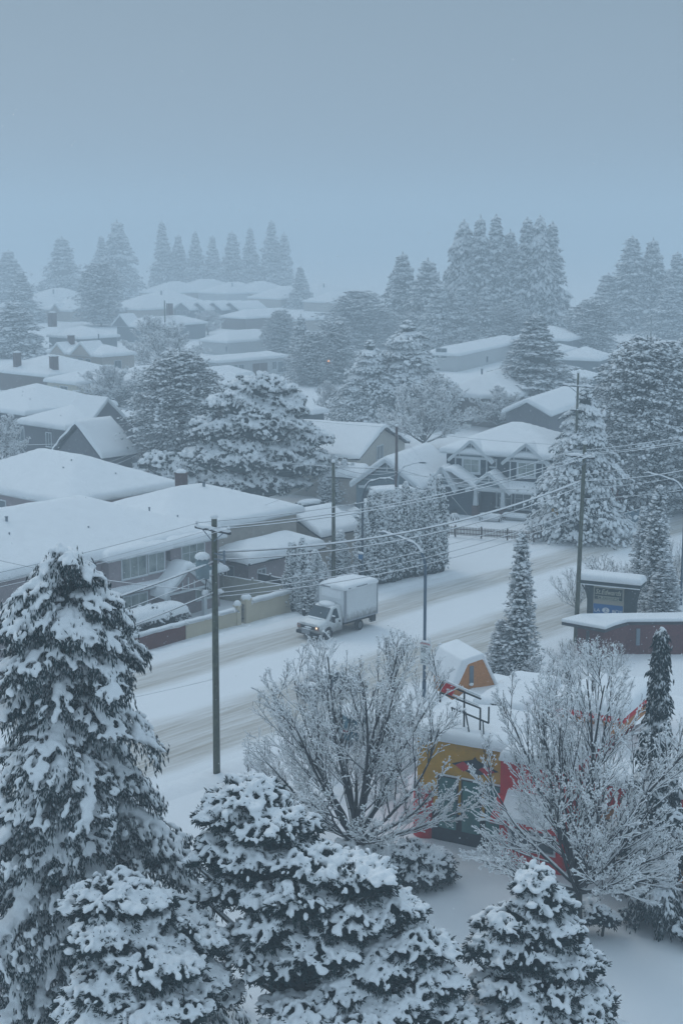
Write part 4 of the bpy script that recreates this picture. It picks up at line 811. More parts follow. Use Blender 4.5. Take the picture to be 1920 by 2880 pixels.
for px, w_ in ((1259, .95), (1325, .95), (1392, .95)):
    yc = yl(px, 2.4); b = MB(); b.box(-.06, .04, yc-w_/2-.06, yc-w_/2, .55, 3.25); b.box(-.06, .04, yc+w_/2, yc+w_/2+.06, .55, 3.25); b.box(-.06, .04, yc-w_/2, yc+w_/2, 3.19, 3.27); fo = b.build('window', M_dark, RR)
    b = MB(); b.box(-.03, .045, yc-w_/2+.001, yc+w_/2-.001, .55, 3.19); b.build('pane', M_teal, fo)
    b = MB(); b.box(-.1, .0, yc-w_/2-.05, yc+w_/2+.05, 3.272, 3.33); b.build('snow_ledge', M_snow, fo)
yc = yl(1335, 4); b = MB()       # angular emblem painted above the windows
dm_ = lambda y, z, a, c, m, dx=.0: b.add([(-.012-dx, y-a, z), (-.012-dx, y, z-c), (-.012-dx, y+a, z), (-.012-dx, y, z+c)], [(0, 1, 2, 3)], m)
dm_(yc, 3.95, 1.25, .42, 0); dm_(yc, 4.0, .35, .5, 0, .006); dm_(yc+.62, 3.9, .42, .26, 1, .012); dm_(yc-.62, 3.9, .42, .26, 1, .012)
b.build('painted_diamonds', [M_dkb, M_red], RR)
b = MB(); b.box(-1.0, 9, .2, y_r-.01, 2.3, 5.05); b.box(-1.0, 9, .2, y_r-.01, -.3, .75); b.box(-1.0, -.8, .2, .55, .75, 2.3); b.box(-1, -.8, y_r-.5, y_r-.01, .75, 2.3); b.build('red_bay', M_red, RR)
b = MB(); b.box(-.86, -.8, .56, y_r-.51, .76, 2.3); fo = b.build('bay_window', M_glass, RR); b = MB()
for q in np.linspace(.56, y_r-.55, 3): b.box(-1.02, -.87, q, q+.09, .76, 2.29)
b.box(-1.04, -.87, .55, y_r-.5, .70, .80); b.build('frame', M_white, fo)
b = MB(); b.prism([(-.95, 3.3), (-1.9, 2.35), (-1.9, 2.15), (-.95, 2.15)], 'y', .0, y_r+.1)
for v in b.v: v[:] = v[:, [0, 1, 2]]
aw = b.build('red_awning', M_red, RR); b = MB(); b.prism([(-.98, 3.62), (-1.95, 2.62), (-1.93, 2.42), (-.98, 3.34)], 'y', .5, y_r-.4); b.build('awning_snow', M_snow, aw)
b = MB(); b.box(-.2, 10, yL*.98, yE+.1, 5.05, 5.2); b.box(-.22, 10, y_r, yL*.98, 5.05, 5.2); b.box(-1.25, 10, -.1, y_r-.01, 5.051, 5.21); b.build('dark_fascia', M_dark, RR)
b = MB(); snow_roof(b, -.28, 10, y_r-.05, yE+.18, 5.2, .02, 'hip', .42, 3, gr=.4); snow_roof(b, -1.32, 10, -.15, y_r, 5.21, .02, 'hip', .42, 9, gr=.4); b.build('roof', M_snow, RR)
# upper roofs with red fascia, the orange tower and its railing
b = MB(); b.box(4.2, 9, -.6, y_r-1.0, 5.2, 6.3); b.build('upper_wall', M_ora, RR); b = MB(); b.box(3.9, 9.2, -.9, y_r-.8, 6.0, 6.45); b.build('upper_fascia', M_red, RR)
b = MB(); snow_roof(b, 3.85, 9.2, -.95, y_r-.75, 6.45, .03, 'hip', .4, 5, gr=.4); b.build('upper_roof', M_snow, RR)
b = MB(); b.box(-4.2+5, 14, -9.5, -.1, -.2, 4.2); b.build('side_wing', M_ora, RR)
b = MB(); b.box(.6, .81, -9.5, -.2, 3.0, 4.25); b.prism([(.75, 3.2), (-.6, 2.3), (-.6, 2.05), (.75, 2.05)], 'y', -9.3, -4.8); b.build('side_awning', M_red, RR)
b = MB(); snow_roof(b, .4, 14, -9.7, -.1, 4.25, .02, 'hip', .4, 6, gr=.5); b.build('side_roof', M_snow, RR)
for yy in (-2.2, -3.9): b = MB(); b.box(.76, .81, yy, yy+1.1, .9, 2.3); b.build('window', M_glass, RR)
# tower: five-sided stucco face, deep snow over it
def plane_pt(px, py, o, n):     # where the pixel's ray meets an upright plane
    r = ray(px, py); t = np.dot(o-np.array((0, 0, CAM_H)), n)/np.dot(r, n); return np.array((0, 0, CAM_H))+r*t
To = at(1339, 1950, 5.3); tn = R(22); tdir = np.array((math.cos(tn), math.sin(tn), 0)); tnrm = np.array((math.sin(tn), -math.cos(tn), 0)); tl_ = plane_pt(1287, 1929, To, tnrm)
face = [plane_pt(x, y, To, tnrm) for x, y in ((1285, 1950), (1287, 1927), (1314, 1868), (1356, 1853), (1393, 1933), (1390, 1952))]
tw = thing('roof_tower', 'orange stucco tower on the restaurant roof with a deep hood of snow', 'roof tower', (float(To[0]), float(To[1]), 5.2), tn)
loc2 = [(float(np.dot(f-To, tdir)), float(f[2]-5.2)) for f in face]; loc2[0] = (loc2[0][0], -.3); loc2[-1] = (loc2[-1][0], -.3)
b = MB(); b.prism(loc2, 'y', 0, 2.9); b.build('wall', M_ora, tw)
b = MB(); k = loc2[1:5]; cx_ = sum(p[0] for p in k)/4
out = [(p[0]*1.0+(-.42 if i == 0 else -.36 if i == 1 else .0 if i == 2 else .22), p[1]+(.05, .3, .36, .0)[i]) for i, p in enumerate(k)]; inn = [(p[0], p[1]) for p in k]
b.prism(inn+out[::-1], 'y', -.12, 3.0); smoothed(b.build('roof_snow', M_snow, tw), .14, 3)
xq = (loc2[2][0]*.75+loc2[3][0]*.25)
b = MB(); b.box(xq-.1, xq+.14, -.03, .05, loc2[2][1]-1.15, loc2[2][1]-.12); so_ = b.build('slit_window', M_metal, tw); b = MB(); b.stamp(BALL, scaled(np.eye(3)[None], .15, .1, .09), np.array([[xq, -.05, loc2[2][1]-1.12]])); b.build('sill_snow', M_snow, so_)
# railing / sign frame on the roof
rl = thing('roof_railing', 'black steel sign frame with diagonal stays on the snowy restaurant roof', 'railing', tuple(at(1305, 2052, 5.5)), math.pi/2-a2)
ro = np.array(rl.location); b = MB()
q = lambda px, py, dd: (lambda P: (float(np.dot(P-ro, rv2)), float(np.dot(P-ro, mv2)), float(P[2]-5.5)))(plane_pt(px, py, ro, rv2))
for (x0_, y0_, x1_, y1_) in ((1236, 1918, 1352, 1966), (1238, 1948, 1350, 1992), (1268, 1990, 1374, 2034)): b = MB(); b.beam(q(x0_, y0_, 0), q(x1_, y1_, 0), .06, .07); b.build('rail', M_pl, rl)
for (x, ya, yb) in ((1305, 1946, 2056), (1350, 1992, 2064), (1374, 1988, 2034), (1238, 1918, 1975)): b = MB(); b.beam(q(x, ya, 0), q(x-1, yb, 0), .07, .07); b.build('upright', M_pl, rl)
for (x0_, y0_, x1_, y1_) in ((1270, 1990, 1285, 2028), (1308, 2002, 1330, 2050), (1357, 2026, 1371, 2056)):
    p0 = np.array(q(x0_, y0_, 0)); p1 = np.array(q(x1_, y1_, 0)); p1[0] -= .5; b = MB(); b.beam(p0, p1, .06, .06); b.build('stay', M_pl, rl)
b = MB()
b.beam(np.array(q(1240, 1915, 0))+(0, 0, .09), np.array(q(1350, 1963, 0))+(0, 0, .09), .09, .1); b.beam(np.array(q(1240, 1945, 0))+(0, 0, .08), np.array(q(1345, 1988, 0))+(0, 0, .08), .07, .07); b.build('rail_snow', M_snow, rl)
b = MB(); z_ = .0; o1 = at(1250, 1947, 5.6); b.beam(q(1245, 1930, 0), q(1275, 1943, 0), .2, .5); b.build('red_end_panel', M_red, rl)
# flat canopy roof behind the tower
cp_ = thing('roof_canopy', 'dark-edged flat canopy roof loaded with snow between the tower and the column conifer', 'canopy', tuple(at(1468, 1993, 5.75)), math.pi/2-a2)
b = MB(); b.box(0, 5.5, 0, 2.6, -.35, -.01)
b.build('fascia', M_dark, cp_); b = MB(); snow_roof(b, -.05, 5.55, -.05, 2.65, 0, .02, 'hip', .26, 8, gr=.35); b.build('roof_snow', M_snow, cp_)
for x in (.3, 5.2):
    for y in (.3, 2.3): b = MB(); b.box(x-.08, x+.08, y-.08, y+.08, -6.2, -.35); b.build('post', M_dark, cp_)
# ------------------------------------------------------------------ brick enclosure with flat snow roof, right
Zb = 2.15; pts = [at(x, y, Zb) for x, y in ((1578, 1749), (1700, 1771), (1728, 1760), (1764, 1750), (2010, 1748), (2010, 1730), (1632, 1735))]
o0 = at(1764, 1836); be = thing('brick_building', 'low red brick building with thick flat snow roof below the shopping sign', 'building', (float(o0[0]), float(o0[1]), 0))
rel = [(float(p[0]-o0[0]), float(p[1]-o0[1])) for p in pts]
cxm = sum(p[0] for p in rel)/7; cym = sum(p[1] for p in rel)/7
def shrink(poly, d):
    n = len(poly); out = []
    for i in range(n):
        p0, p1, p2 = np.array(poly[i-1]), np.array(poly[i]), np.array(poly[(i+1) % n]); e1 = (p1-p0)/np.linalg.norm(p1-p0); e2 = (p2-p1)/np.linalg.norm(p2-p1)
        n1 = np.array((-e1[1], e1[0])); n2 = np.array((-e2[1], e2[0])); bi = n1+n2; bi /= np.dot(bi, bi)/2; out.append(tuple(p1+bi*d))
    return out
wpts = [at(x, y, Zb) for x, y in ((1618, 1752), (1697, 1767), (1727, 1762), (1764, 1752), (2005, 1750), (2005, 1724), (1640, 1731))]
wr = [(float(p[0]-o0[0]), float(p[1]-o0[1])) for p in wpts]
b = MB(); b.prism(shrink(wr, .12), 'z', -.3, Zb-.2); b.build('wall', mat('dark_red_brick', (.085, .028, .03), .9, .25, 9, bump=.4, col2=(.15, .05, .05)), be)
b = MB(); b.prism(rel, 'z', Zb-.22, Zb-.01); b.build('fascia', M_dark, be)
b = MB(); b.prism(shrink(rel, -.05), 'z', Zb, Zb+.26); o = b.build('roof_snow', M_snow, be); smoothed(o, .11, 4)
b = MB(); b.box(.6, .85, float(wr[3][1])-.0, float(wr[3][1])+.14, .5, 1.7); b.build('wall_panel', M_metal, be)
b = MB(); b.box(-3.2, -3.0, -.1+wr[1][1], .1+wr[1][1], 0, Zb-.2); b.build('post', M_dark, be)
# ------------------------------------------------------------------ pylon sign
d0 = 108.0; sgn = thing('shopping_sign', 'dark green shopping plaza sign with a flared snowy top and a blue panel', 'pylon sign', (wx(1715, 1700, d0), d0, 0), math.pi/2-R(25)); zt = rise(1622, d0); zp = lambda py: rise(py, d0)
M_grn = mat('dark_green_steel', (.018, .04, .045), .6, .2, 3); mpp = d0/FPX*1.015/.906
Y = lambda px: -(px-1715)*mpp
b = MB(); b.prism([(Y(1783), -.3), (Y(1783), zp(1690)), (Y(1790), zp(1650)), (Y(1640+8), zp(1650)), (Y(1656), zp(1690)), (Y(1656), -.3)], 'x', -.3, .3); b.build('body', M_grn, sgn)
b = MB(); b.box(-.85, .85, Y(1798), Y(1636), zp(1642), zp(1626)); b.build('top_slab', M_grn, sgn)
b = MB(); snow_roof(b, -.9, .9, Y(1800), Y(1632), zp(1626), .02, 'hip', .36, 2, gr=.3); b.build('snow_cap', M_snow, sgn)
b = MB(); b.box(-.88, -.852, Y(1798), Y(1636), zp(1643)-.02, zp(1641)); b.build('edge_snow', M_snow, sgn)
for s_ in ((1648, 1640, 1656, 1672), (1788, 1796, 1780, 1680)):
    b = MB(); b.beam((-.32, Y(s_[1]), zp(1645)), (-.32, Y(s_[2]), zp(s_[3])), .08, .08); b.build('bracket', M_grn, sgn)
b = MB(); b.box(-.36, -.301, Y(1753), Y(1673), 1.0, zp(1646)); pn = b.build('panel', mat('panel_cream', (.36, .34, .28), .7, .05, 2), sgn)
b = MB(); b.box(-.38, -.361, Y(1751), Y(1674), zp(1687), zp(1651)); b.build('green_panel', mat('panel_green', (.012, .035, .032), .5), sgn)
b = MB()
for (ya, yb, za, zb_) in ((1750, 1675, 1652.5, 1651.5), (1750, 1675, 1686, 1685), (1750.6, 1749.6, 1686, 1651.5), (1675.6, 1674.6, 1686, 1651.5), (1746, 1678, 1676, 1675.2)): b.box(-.392, -.381, Y(ya), Y(yb), zp(za), zp(zb_))
b.build('gold_lines', mat('sign_gold', (.62, .62, .5), .5), sgn)
b = MB(); b.box(-.38, -.361, Y(1751), Y(1674), zp(1740), zp(1698)); b.build('blue_panel', mat('panel_blue', (.005, .12, .34), .5), sgn)
M_gold = MATS['sign_gold']; M_ltw = mat('sign_letter_white', (.75, .78, .8), .5)
b = MB(); b.tube([(-.385, Y(1713), 0+zp(1650)-.06), (-.37, Y(1713), zp(1650)-.06)], .04, 6)
t1 = lettering('St.Edwards', .56, M_gold, sgn, (-.395, Y(1713), zp(1664)), FX, sx=.78)
for v in t1.data.vertices: v.co.x += v.co.y*.35
t2 = lettering('CROSSING', .27, M_gold, sgn, (-.395, Y(1713), zp(1680.5)), FX, sx=1.25)
lettering('LA', .36, M_ltw, sgn, (-.395, Y(1684), zp(1716)), FX, sx=1.1); lettering('BOY', .36, M_ltw, sgn, (-.395, Y(1737), zp(1716)), FX, sx=1.1)
b = MB(); b.tube([(-.40, Y(1707), zp(1714)), (-.385, Y(1707), zp(1714))], .28, 20, squash=.72)
b.build('round_badge', M_ltw, sgn); lettering('Z', .34, MATS['panel_blue'], sgn, (-.41, Y(1707), zp(1714)), FX)
b = MB(); b.stamp(BALL8, scaled(np.eye(3)[None], .08, 1.0, .07), np.array([[-.4, Y(1713), zp(1647)]])); b.build('panel_snow', M_snow, sgn)
# ------------------------------------------------------------------ trees
M_need = snowy('conifer_needles', (.004, .021, .027), .5, 1.0, .55, 7, dark2=(.013, .042, .046))
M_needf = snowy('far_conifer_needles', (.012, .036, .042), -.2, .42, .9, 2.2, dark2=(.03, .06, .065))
M_need2 = snowy('dense_conifer_needles', (.006, .026, .032), .06, .62, .8, 4, dark2=(.022, .05, .052))
M_pneed = snowy('pine_needles', (.005, .018, .021), .75, 1.2, .5, 7, dark2=(.016, .042, .042))
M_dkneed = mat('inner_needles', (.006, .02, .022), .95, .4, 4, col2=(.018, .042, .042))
M_bark = snowy('snow_streaked_bark', (.028, .028, .024), .3, .7, .6, 4, rough=.9)
M_twig = mat('bare_twig_bark', (.030, .030, .034), .9, .3, 3)
M_tsnow = mat('branch_snow', (.90, .92, .93), .8, .03, 3, spec=.2)
def V3(x, y, z): return np.stack([x, y, z], -1)
def boughs(rg, H, Rr, prof, nb, kf, a0, a1, b, spread, t0=.03, bias=.8):
    t = np.sort(rg.random(nb)**bias); t = t0+(1-t0)*t*.995; az = np.arange(nb)*2.39996+rg.normal(0, .35, nb)
    L = Rr*prof(t)*(.72+.4*rg.random(nb))*(1+.16*np.sin(az*2+t*9)); k = np.maximum(3, (kf*(.25+L/Rr)).astype(int))
    idx = np.repeat(np.arange(nb), k); s = rg.random(len(idx))**.62; s = .12+.9*s
    Li, ti, azi = L[idx], t[idx], az[idx]; ai = a0+(a1-a0)*ti
    lat = rg.normal(0, 1, len(idx))*.5*spread*Li*(.25+.75*np.sin(np.clip(s, 0, 1)*2.6)); r = s*Li
    Z = ti*H+Li*(ai*s-b*s*s)-np.abs(lat)*.35
    ra = V3(np.cos(azi), np.sin(azi), 0*azi); la = V3(-np.sin(azi), np.cos(azi), 0*azi)
    P = ra*r[:, None]+la*lat[:, None]; P[:, 2] += Z
    dz = ai-2*b*s
    return P, ra, la, lat, dz, s, Li, idx, (t, az, L)
PCONE = lambda t: (1-t)**.8*.97+.03
PFIR = lambda t: (1-t)**.95*(1+.18*np.sin(t*34))+.02
POV = lambda t: np.sqrt(np.clip(np.sin(np.pi*np.clip(t*.86+.10, 0, 1)), 0, 1))*.92*(1-.25*t)+.05
PROUND = lambda t: np.sqrt(np.clip(1-(2*t-1)**2, 0, 1))
def conifer_mb(seed, H, Rr, prof=PCONE, nb=200, kf=14, a0=.1, a1=.5, b=.5, spread=.7, fl=.4, fr=.07, down=.6, pill=.6, pw=.16, T=OCT, core=.5, t0=.03, sep=False, bias=.8, jit=.3, oo=1.0, puff=None):
    rg = np.random.default_rng(seed); P, ra, la, lat, dz, s, Li, idx, bo = boughs(rg, H, Rr, prof, nb, kf, a0, a1, b, spread, t0, bias); n = len(P)
    D = ra*oo*(.55+.3*rg.random((n, 1)))+la*(np.sign(lat)*rg.random(n)*.5)[:, None]+rg.normal(0, jit*.6, (n, 3)); D[:, 2] += dz*.5-down*(.6+.7*rg.random(n))
    sz = .65+.7*rg.random(n)
    f = MB(); Fm = frames(D); c = P+Fm[:, :, 0]*(fl*.4*sz)[:, None]
    f.stamp(T, scaled(Fm, fl*.62*sz, fr*sz, fr*sz*.9), c, 0)
    c2 = c+rg.normal(0, fr*1.4, (n, 3)); c2[:, 2] -= fr*1.1; f.stamp(T, scaled(frames(D+rg.normal(0, .35, (n, 3))), fl*.55*sz, fr*.9*sz, fr*.8*sz), c2, 0)
    tt = rg.random(40)*.07+.93; f.stamp(T, scaled(frames(rg.normal(0, .4, (40, 3))+np.array([0, 0, 1.])), fl*.4, fr*.7, fr*.7), V3(0*tt, 0*tt, tt*H*1.015)+rg.normal(0, fr*.5, (40, 3))*(1.02-tt)[:, None]*12, 0)
    if core: 
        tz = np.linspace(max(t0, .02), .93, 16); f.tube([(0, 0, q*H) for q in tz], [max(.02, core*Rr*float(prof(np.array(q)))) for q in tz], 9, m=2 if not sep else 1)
    w = f if not sep else MB()
    pat = .5+.5*np.sin(c[:, 0]*9/Rr+c[:, 2]*2.3)*np.sin(c[:, 1]*8/Rr-c[:, 2]*3.1+1); sel = rg.random(n) < pill*(.45+1.1*pat); m = sel.sum(); Dp = D[sel].copy(); Dp[:, 2] = Dp[:, 2]*.75; Fp = frames(Dp); q = (.6+.8*rg.random(m))*(.75+.5*pat[sel])
    w.stamp(puff or (T if not sep else BALL), scaled(Fp, fl*.6*q, pw*q, pw*.6*q), c[sel]+np.array([0, 0, fr*1.0]), 1 if not sep else 0)
    return f, w, bo
def trunk_mb(H, r, seed=0, lean=0):
    b = MB(); rg = random.Random(seed); b.tube([(lean*H*t*t+.03*rg.random(), .03*rg.random(), H*t-.3*(t == 0)) for t in np.linspace(0, 1, 8)], [r*(1.25-.2*(i > 0)-1.0*i/7) for i in range(8)], 9); return b
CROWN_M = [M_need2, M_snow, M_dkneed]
PROTO = {}
def proto(kind):
    if kind in PROTO: return PROTO[kind]
    far = dict(T=OCT)
    k = dict(
        fir=lambda: conifer_mb(11, 10, 2.5, lambda t: (1-t)**1.08*.98+.02, 95, 42, -.02, .5, .35, .85, .36, .07, .8, .5, .15, jit=.8),
        fir2=lambda: conifer_mb(12, 10, 3.0, lambda t: (1-t)**.92+.02, 110, 42, .1, .7, .5, .75, .34, .075, .9, .56, .15, jit=.8),
        drape=lambda: conifer_mb(13, 10, 3.6, lambda t: (1-t)**.85+.02, 90, 60, .35, .7, .9, .75, .38, .065, 1.5, .75, .14, jit=.7),
        ovoid=lambda: conifer_mb(14, 10, 2.8, lambda t: np.clip(np.sin(np.pi*np.clip(t*.78+.17, 0, 1)), 0, 1)**.75*(1-.2*t)+.03, 150, 36, .3, .9, .3, .75, .24, .065, .5, .5, .135, jit=.9),
        firM=lambda: conifer_mb(21, 10, 2.6, lambda t: (1-t)**.95*.98+.02, 130, 80, .0, .5, .35, .75, .24, .05, .8, .5, .11, jit=.8),
        drapeM=lambda: conifer_mb(23, 10, 3.4, lambda t: (1-t)**.8*(1+.12*np.sin(t*31))+.02, 95, 170, .35, .8, .95, .7, .22, .038, 1.5, .7, .08, jit=.7, puff=BALL),
        ovoidM=lambda: conifer_mb(24, 10, 2.8, lambda t: np.clip(np.sin(np.pi*np.clip(t*.78+.18, 0, 1)), 0, 1)**.8*(1-.15*t)+.02, 200, 110, .3, .9, .4, .75, .15, .038, .6, .40, .075, jit=.9, puff=BALL),
        column=lambda: conifer_mb(16, 10, 1.25, lambda t: np.clip(1.03-t, .0, 1)**.55*np.minimum(1, (t+.15)*4), 330, 12, .6, 1.8, .1, .8, .26, .06, -.7, .5, .115, core=.72, jit=.8, oo=.5, puff=BALL),
        column2=lambda: conifer_mb(17, 10, 1.35, lambda t: np.clip(1.02-t, .0, 1)**.62*np.minimum(1, (t+.15)*4), 320, 12, .6, 1.8, .1, .8, .26, .06, -.6, .75, .13, core=.72, jit=.8, oo=.5, puff=BALL),
        slim=lambda: conifer_mb(18, 10, 1.15, lambda t: (1-t)**.7*(1+.08*np.sin(t*30))+.02, 220, 24, .3, 1.0, .35, .8, .20, .036, .1, .34, .085, core=.5, jit=.8, puff=BALL),
    )[kind]
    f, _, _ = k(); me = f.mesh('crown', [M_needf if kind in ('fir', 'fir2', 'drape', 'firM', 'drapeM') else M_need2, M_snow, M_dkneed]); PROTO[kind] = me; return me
TRK = None
def tree(kind, label, x, y, H, Wd, group=None, name='conifer', rz=None, cat='tree', base=.0):
    global TRK
    me = proto(kind); dim = float(np.ptp(np.quantile([c.co.x for c in me.vertices], (.015, .985) if kind in ('slim', 'column', 'column2') else (.03, .97)))) if kind+'_w' not in PROTO else PROTO[kind+'_w']; PROTO[kind+'_w'] = dim
    top = PROTO.setdefault(kind+'_h', max(c.co.z for c in me.vertices))
    base = -.4 if kind.startswith('column') else base
    root = thing(name, label, cat, (float(x), float(y), 0), (len(C.objects)*1.3) % 6.28 if rz is None else rz, group)
    if TRK is None: TRK = trunk_mb(10, .16).mesh('trunk', M_bark)
    t = link('trunk', TRK, root); t.scale = (H/10, H/10, H/10*.96)
    c = link('crown', me, root, loc=(0, 0, base)); c.scale = (Wd/dim, Wd/dim, (H-base)/top); return root
def tree_px(kind, label, px, ty, by, wpx, group=None, **k):
    p = at(px, by); H = rise(ty, p[1]); dep = p[1]*CP+(CAM_H-H/2)*SP; return tree(kind, label, p[0], p[1], H, wpx*dep/FPX, group, **k)
FG = 'hazy conifers beyond the roofs'
for a in (('fir2', 'faint bushy conifer at the far left edge in the fog', 30, 700, 852, 120), ('fir2', 'dense hazy conifer at the left edge behind the bungalow roofs', 45, 842, 1000, 170), ('fir', 'hazy conifer behind the dense one at the left edge', 62, 760, 905, 110),
        ('fir2', 'broad faint conifer left of the lone oval conifer', 180, 662, 838, 118), ('fir2', 'tallest faint conifer above the lone oval conifer', 335, 615, 838, 125), ('fir', 'faint conifer just left of the tallest faint one', 290, 660, 836, 70),
        ('ovoid', 'lone oval conifer standing over the far left roofs', 285, 735, 915, 112),
        ('fir', 'first faint tree of the far row right of the sky gap', 460, 618, 828, 78), ('fir2', 'second faint tree of the far row', 505, 655, 828, 70), ('fir', 'third faint tree of the far row', 552, 648, 830, 70), ('fir', 'fourth faint tree of the far row', 600, 660, 830, 64),
        ('fir2', 'fifth faint tree of the far row', 655, 645, 828, 80), ('fir', 'sixth faint tree of the far row', 705, 636, 828, 70), ('fir', 'tallest faint tree of the far row', 765, 616, 828, 84), ('fir2', 'last faint tree at the right end of the far row', 800, 650, 828, 60),
        ('fir', 'lone slim hazy conifer right of the gabled townhouses', 845, 748, 866, 72),
        ('ovoid', 'hazy conifer left of the middle cluster beside the cream bungalow', 790, 870, 1000, 86), ('fir2', 'slim conifer second in the middle cluster', 847, 882, 1070, 84), ('ovoid', 'dense conifer third in the middle cluster', 885, 930, 1080, 110), ('ovoid', 'dense conifer fourth in the middle cluster', 938, 902, 1075, 110),
        ('ovoid', 'wide hazy conifer behind the weeping tree', 1010, 815, 975, 165), ('fir2', 'hazy conifer left shoulder of the big right group', 1130, 705, 958, 135), ('fir2', 'rounded conifer below the left shoulder of the big group', 1200, 722, 968, 140),
        ('drape', 'tall broad-topped tree at the left of the big right group', 1300, 612, 955, 165), ('fir2', 'second tall tree of the big right group', 1345, 600, 958, 110), ('fir', 'third tall tree of the big right group', 1388, 598, 958, 130), ('fir2', 'fourth tall tree filling the big right group', 1428, 640, 958, 110),
        ('fir', 'fifth tall tree of the big right group', 1474, 606, 960, 120), ('drape', 'tallest draped tree of the big right group', 1510, 600, 960, 150), ('fir', 'right-end tall tree of the big right group', 1545, 618, 960, 120),
        ('fir2', 'low snowy conifer at the foot of the big right group, left', 1232, 790, 985, 110), ('fir2', 'low snowy conifer at the foot of the big right group, middle', 1298, 800, 985, 110), ('fir2', 'low snowy conifer at the foot of the big right group, right', 1362, 800, 985, 95), ('ovoid', 'small round-topped conifer under the tall trees', 1430, 842, 985, 90),
        ('ovoid', 'low hazy conifer before the far right group', 1662, 840, 1000, 130), ('fir2', 'hazy conifer at the left of the far right group', 1705, 765, 930, 130), ('fir', 'tallest hazy conifer of the far right group', 1768, 660, 930, 160), ('fir2', 'second tall hazy conifer of the far right group', 1826, 666, 930, 130),
        ('fir', 'hazy conifer at the right edge of the far right group', 1895, 705, 935, 120), ('fir2', 'low faint conifer at the right edge', 1880, 800, 950, 130)):
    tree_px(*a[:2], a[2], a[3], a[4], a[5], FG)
tree_px('firM', 'snowy layered spruce behind the small bare trees right of centre', 1500, 880, 1175, 235, rz=1)
tree_px('slim', 'young twiggy conifer at the left of the layered spruce', 1432, 985, 1110, 70)
tree_px('ovoidM', 'dark leafy conifer with pointed top in the left middle ground', 512, 975, 1352, 215)
tree_px('ovoid', 'low dark shoulder of foliage right of the pointed left conifer', 590, 1120, 1370, 130)
tree_px('drapeM', 'snow-draped weeping cedar, middle one of three trunks', 1145, 893, 1190, 240)
tree_px('drapeM', 'snow-draped weeping cedar, left one of three trunks', 1040, 950, 1195, 190)
tree_px('drape', 'snow-draped weeping cedar, lowest at its left foot', 985, 1060, 1205, 120)
tree_px('ovoidM', 'big dark evergreen at the right with ragged left side', 1800, 940, 1440, 250); tree_px('ovoidM', 'big dark evergreen cut by the right edge', 1915, 945, 1420, 260)
tree_px('ovoidM', 'dark evergreen mass filling between the two big right evergreens', 1850, 985, 1400, 220)
tree_px('drapeM', 'snow-heavy dark cedar around the fence corner pole', 1632, 1078, 1512, 238)
tree_px('column', 'small round-headed shrub behind the blue-grey fence', 1700, 1425, 1478, 46); tree_px('column2', 'second small shrub behind the blue-grey fence', 1722, 1415, 1474, 46)
# clipped cedar hedge: column trees on the street corner
HG = 'clipped cedars on the street corner'; k = 0
rg = random.Random(5)
for i in range(10):
    s = 92.6+i*.93; m = 80.9-.15*i+.3*rg.random()-.2; H = 6.9+.9*math.sin(i*1.7)+.15*i
    tree('column' if i % 2 else 'column2', f'clipped column cedar along the main road, number {i+1} from the left end of the hedge' if False else ('leftmost', 'second', 'third', 'fourth', 'fifth', 'sixth', 'seventh', 'eighth', 'ninth', 'corner')[i]+' column cedar of the street-corner hedge counted from the left', *SM(s, m)[:2], H, 1.35+.3*rg.random(), HG, name='cedar')
for i in range(6):
    tree('column' if i % 2 else 'column2', ('first', 'second', 'third', 'fourth', 'fifth', 'last')[i]+' column cedar behind the corner one along the side street', *SM(101.1+.3*i, 80.9+1.15*(i+1))[:2], 7.2-.25*i, 1.5, HG, name='cedar')
for i, (px, ty, by, w_) in enumerate(((822, 1522, 1712, 52), (852, 1510, 1716, 50), (866, 1600, 1722, 60), (888, 1545, 1690, 50), (905, 1580, 1680, 46), (955, 1490, 1640, 60))):
    tree_px('column2' if i % 2 else 'column', ('tall narrow cedar at the left of the clump beside the beige wall', 'tallest narrow cedar of the clump beside the beige wall', 'short bushy cedar in front at the end of the beige wall', 'narrow cedar at the right of the clump beside the beige wall', 'small cedar next to the plain green pole', 'cedar behind the bus stop sign')[i], px, ty, by, w_, 'narrow cedars by the beige wall', name='cedar')
for i, (px, ty) in enumerate(((915, 1282), (940, 1276), (968, 1290), (992, 1300))):
    tree_px('column2', ('first', 'second', 'third', 'fourth')[i]+' snow-caked cedar from the left below the beige clapboard house', px, ty, 1412, 40, 'snow-caked cedars below the beige house', name='cedar')
# slim conifers in front of the road
tree_px('slim', 'tall slim conifer on the near kerb right of the street lamp', 1458, 1492, 1905, 98, rz=.4)
tree_px('slim', 'short leaning conifer at the left foot of the tall slim one', 1408, 1740, 1900, 90)
tree_px('slim', 'taller of the slim twin conifers by the right-hand lamp', 1838, 1360, 1745, 96); tree_px('slim', 'shorter of the slim twin conifers by the right-hand lamp', 1800, 1420, 1700, 72)
tree_px('slim', 'bushy slim conifer below the twin conifers', 1862, 1570, 1760, 100)
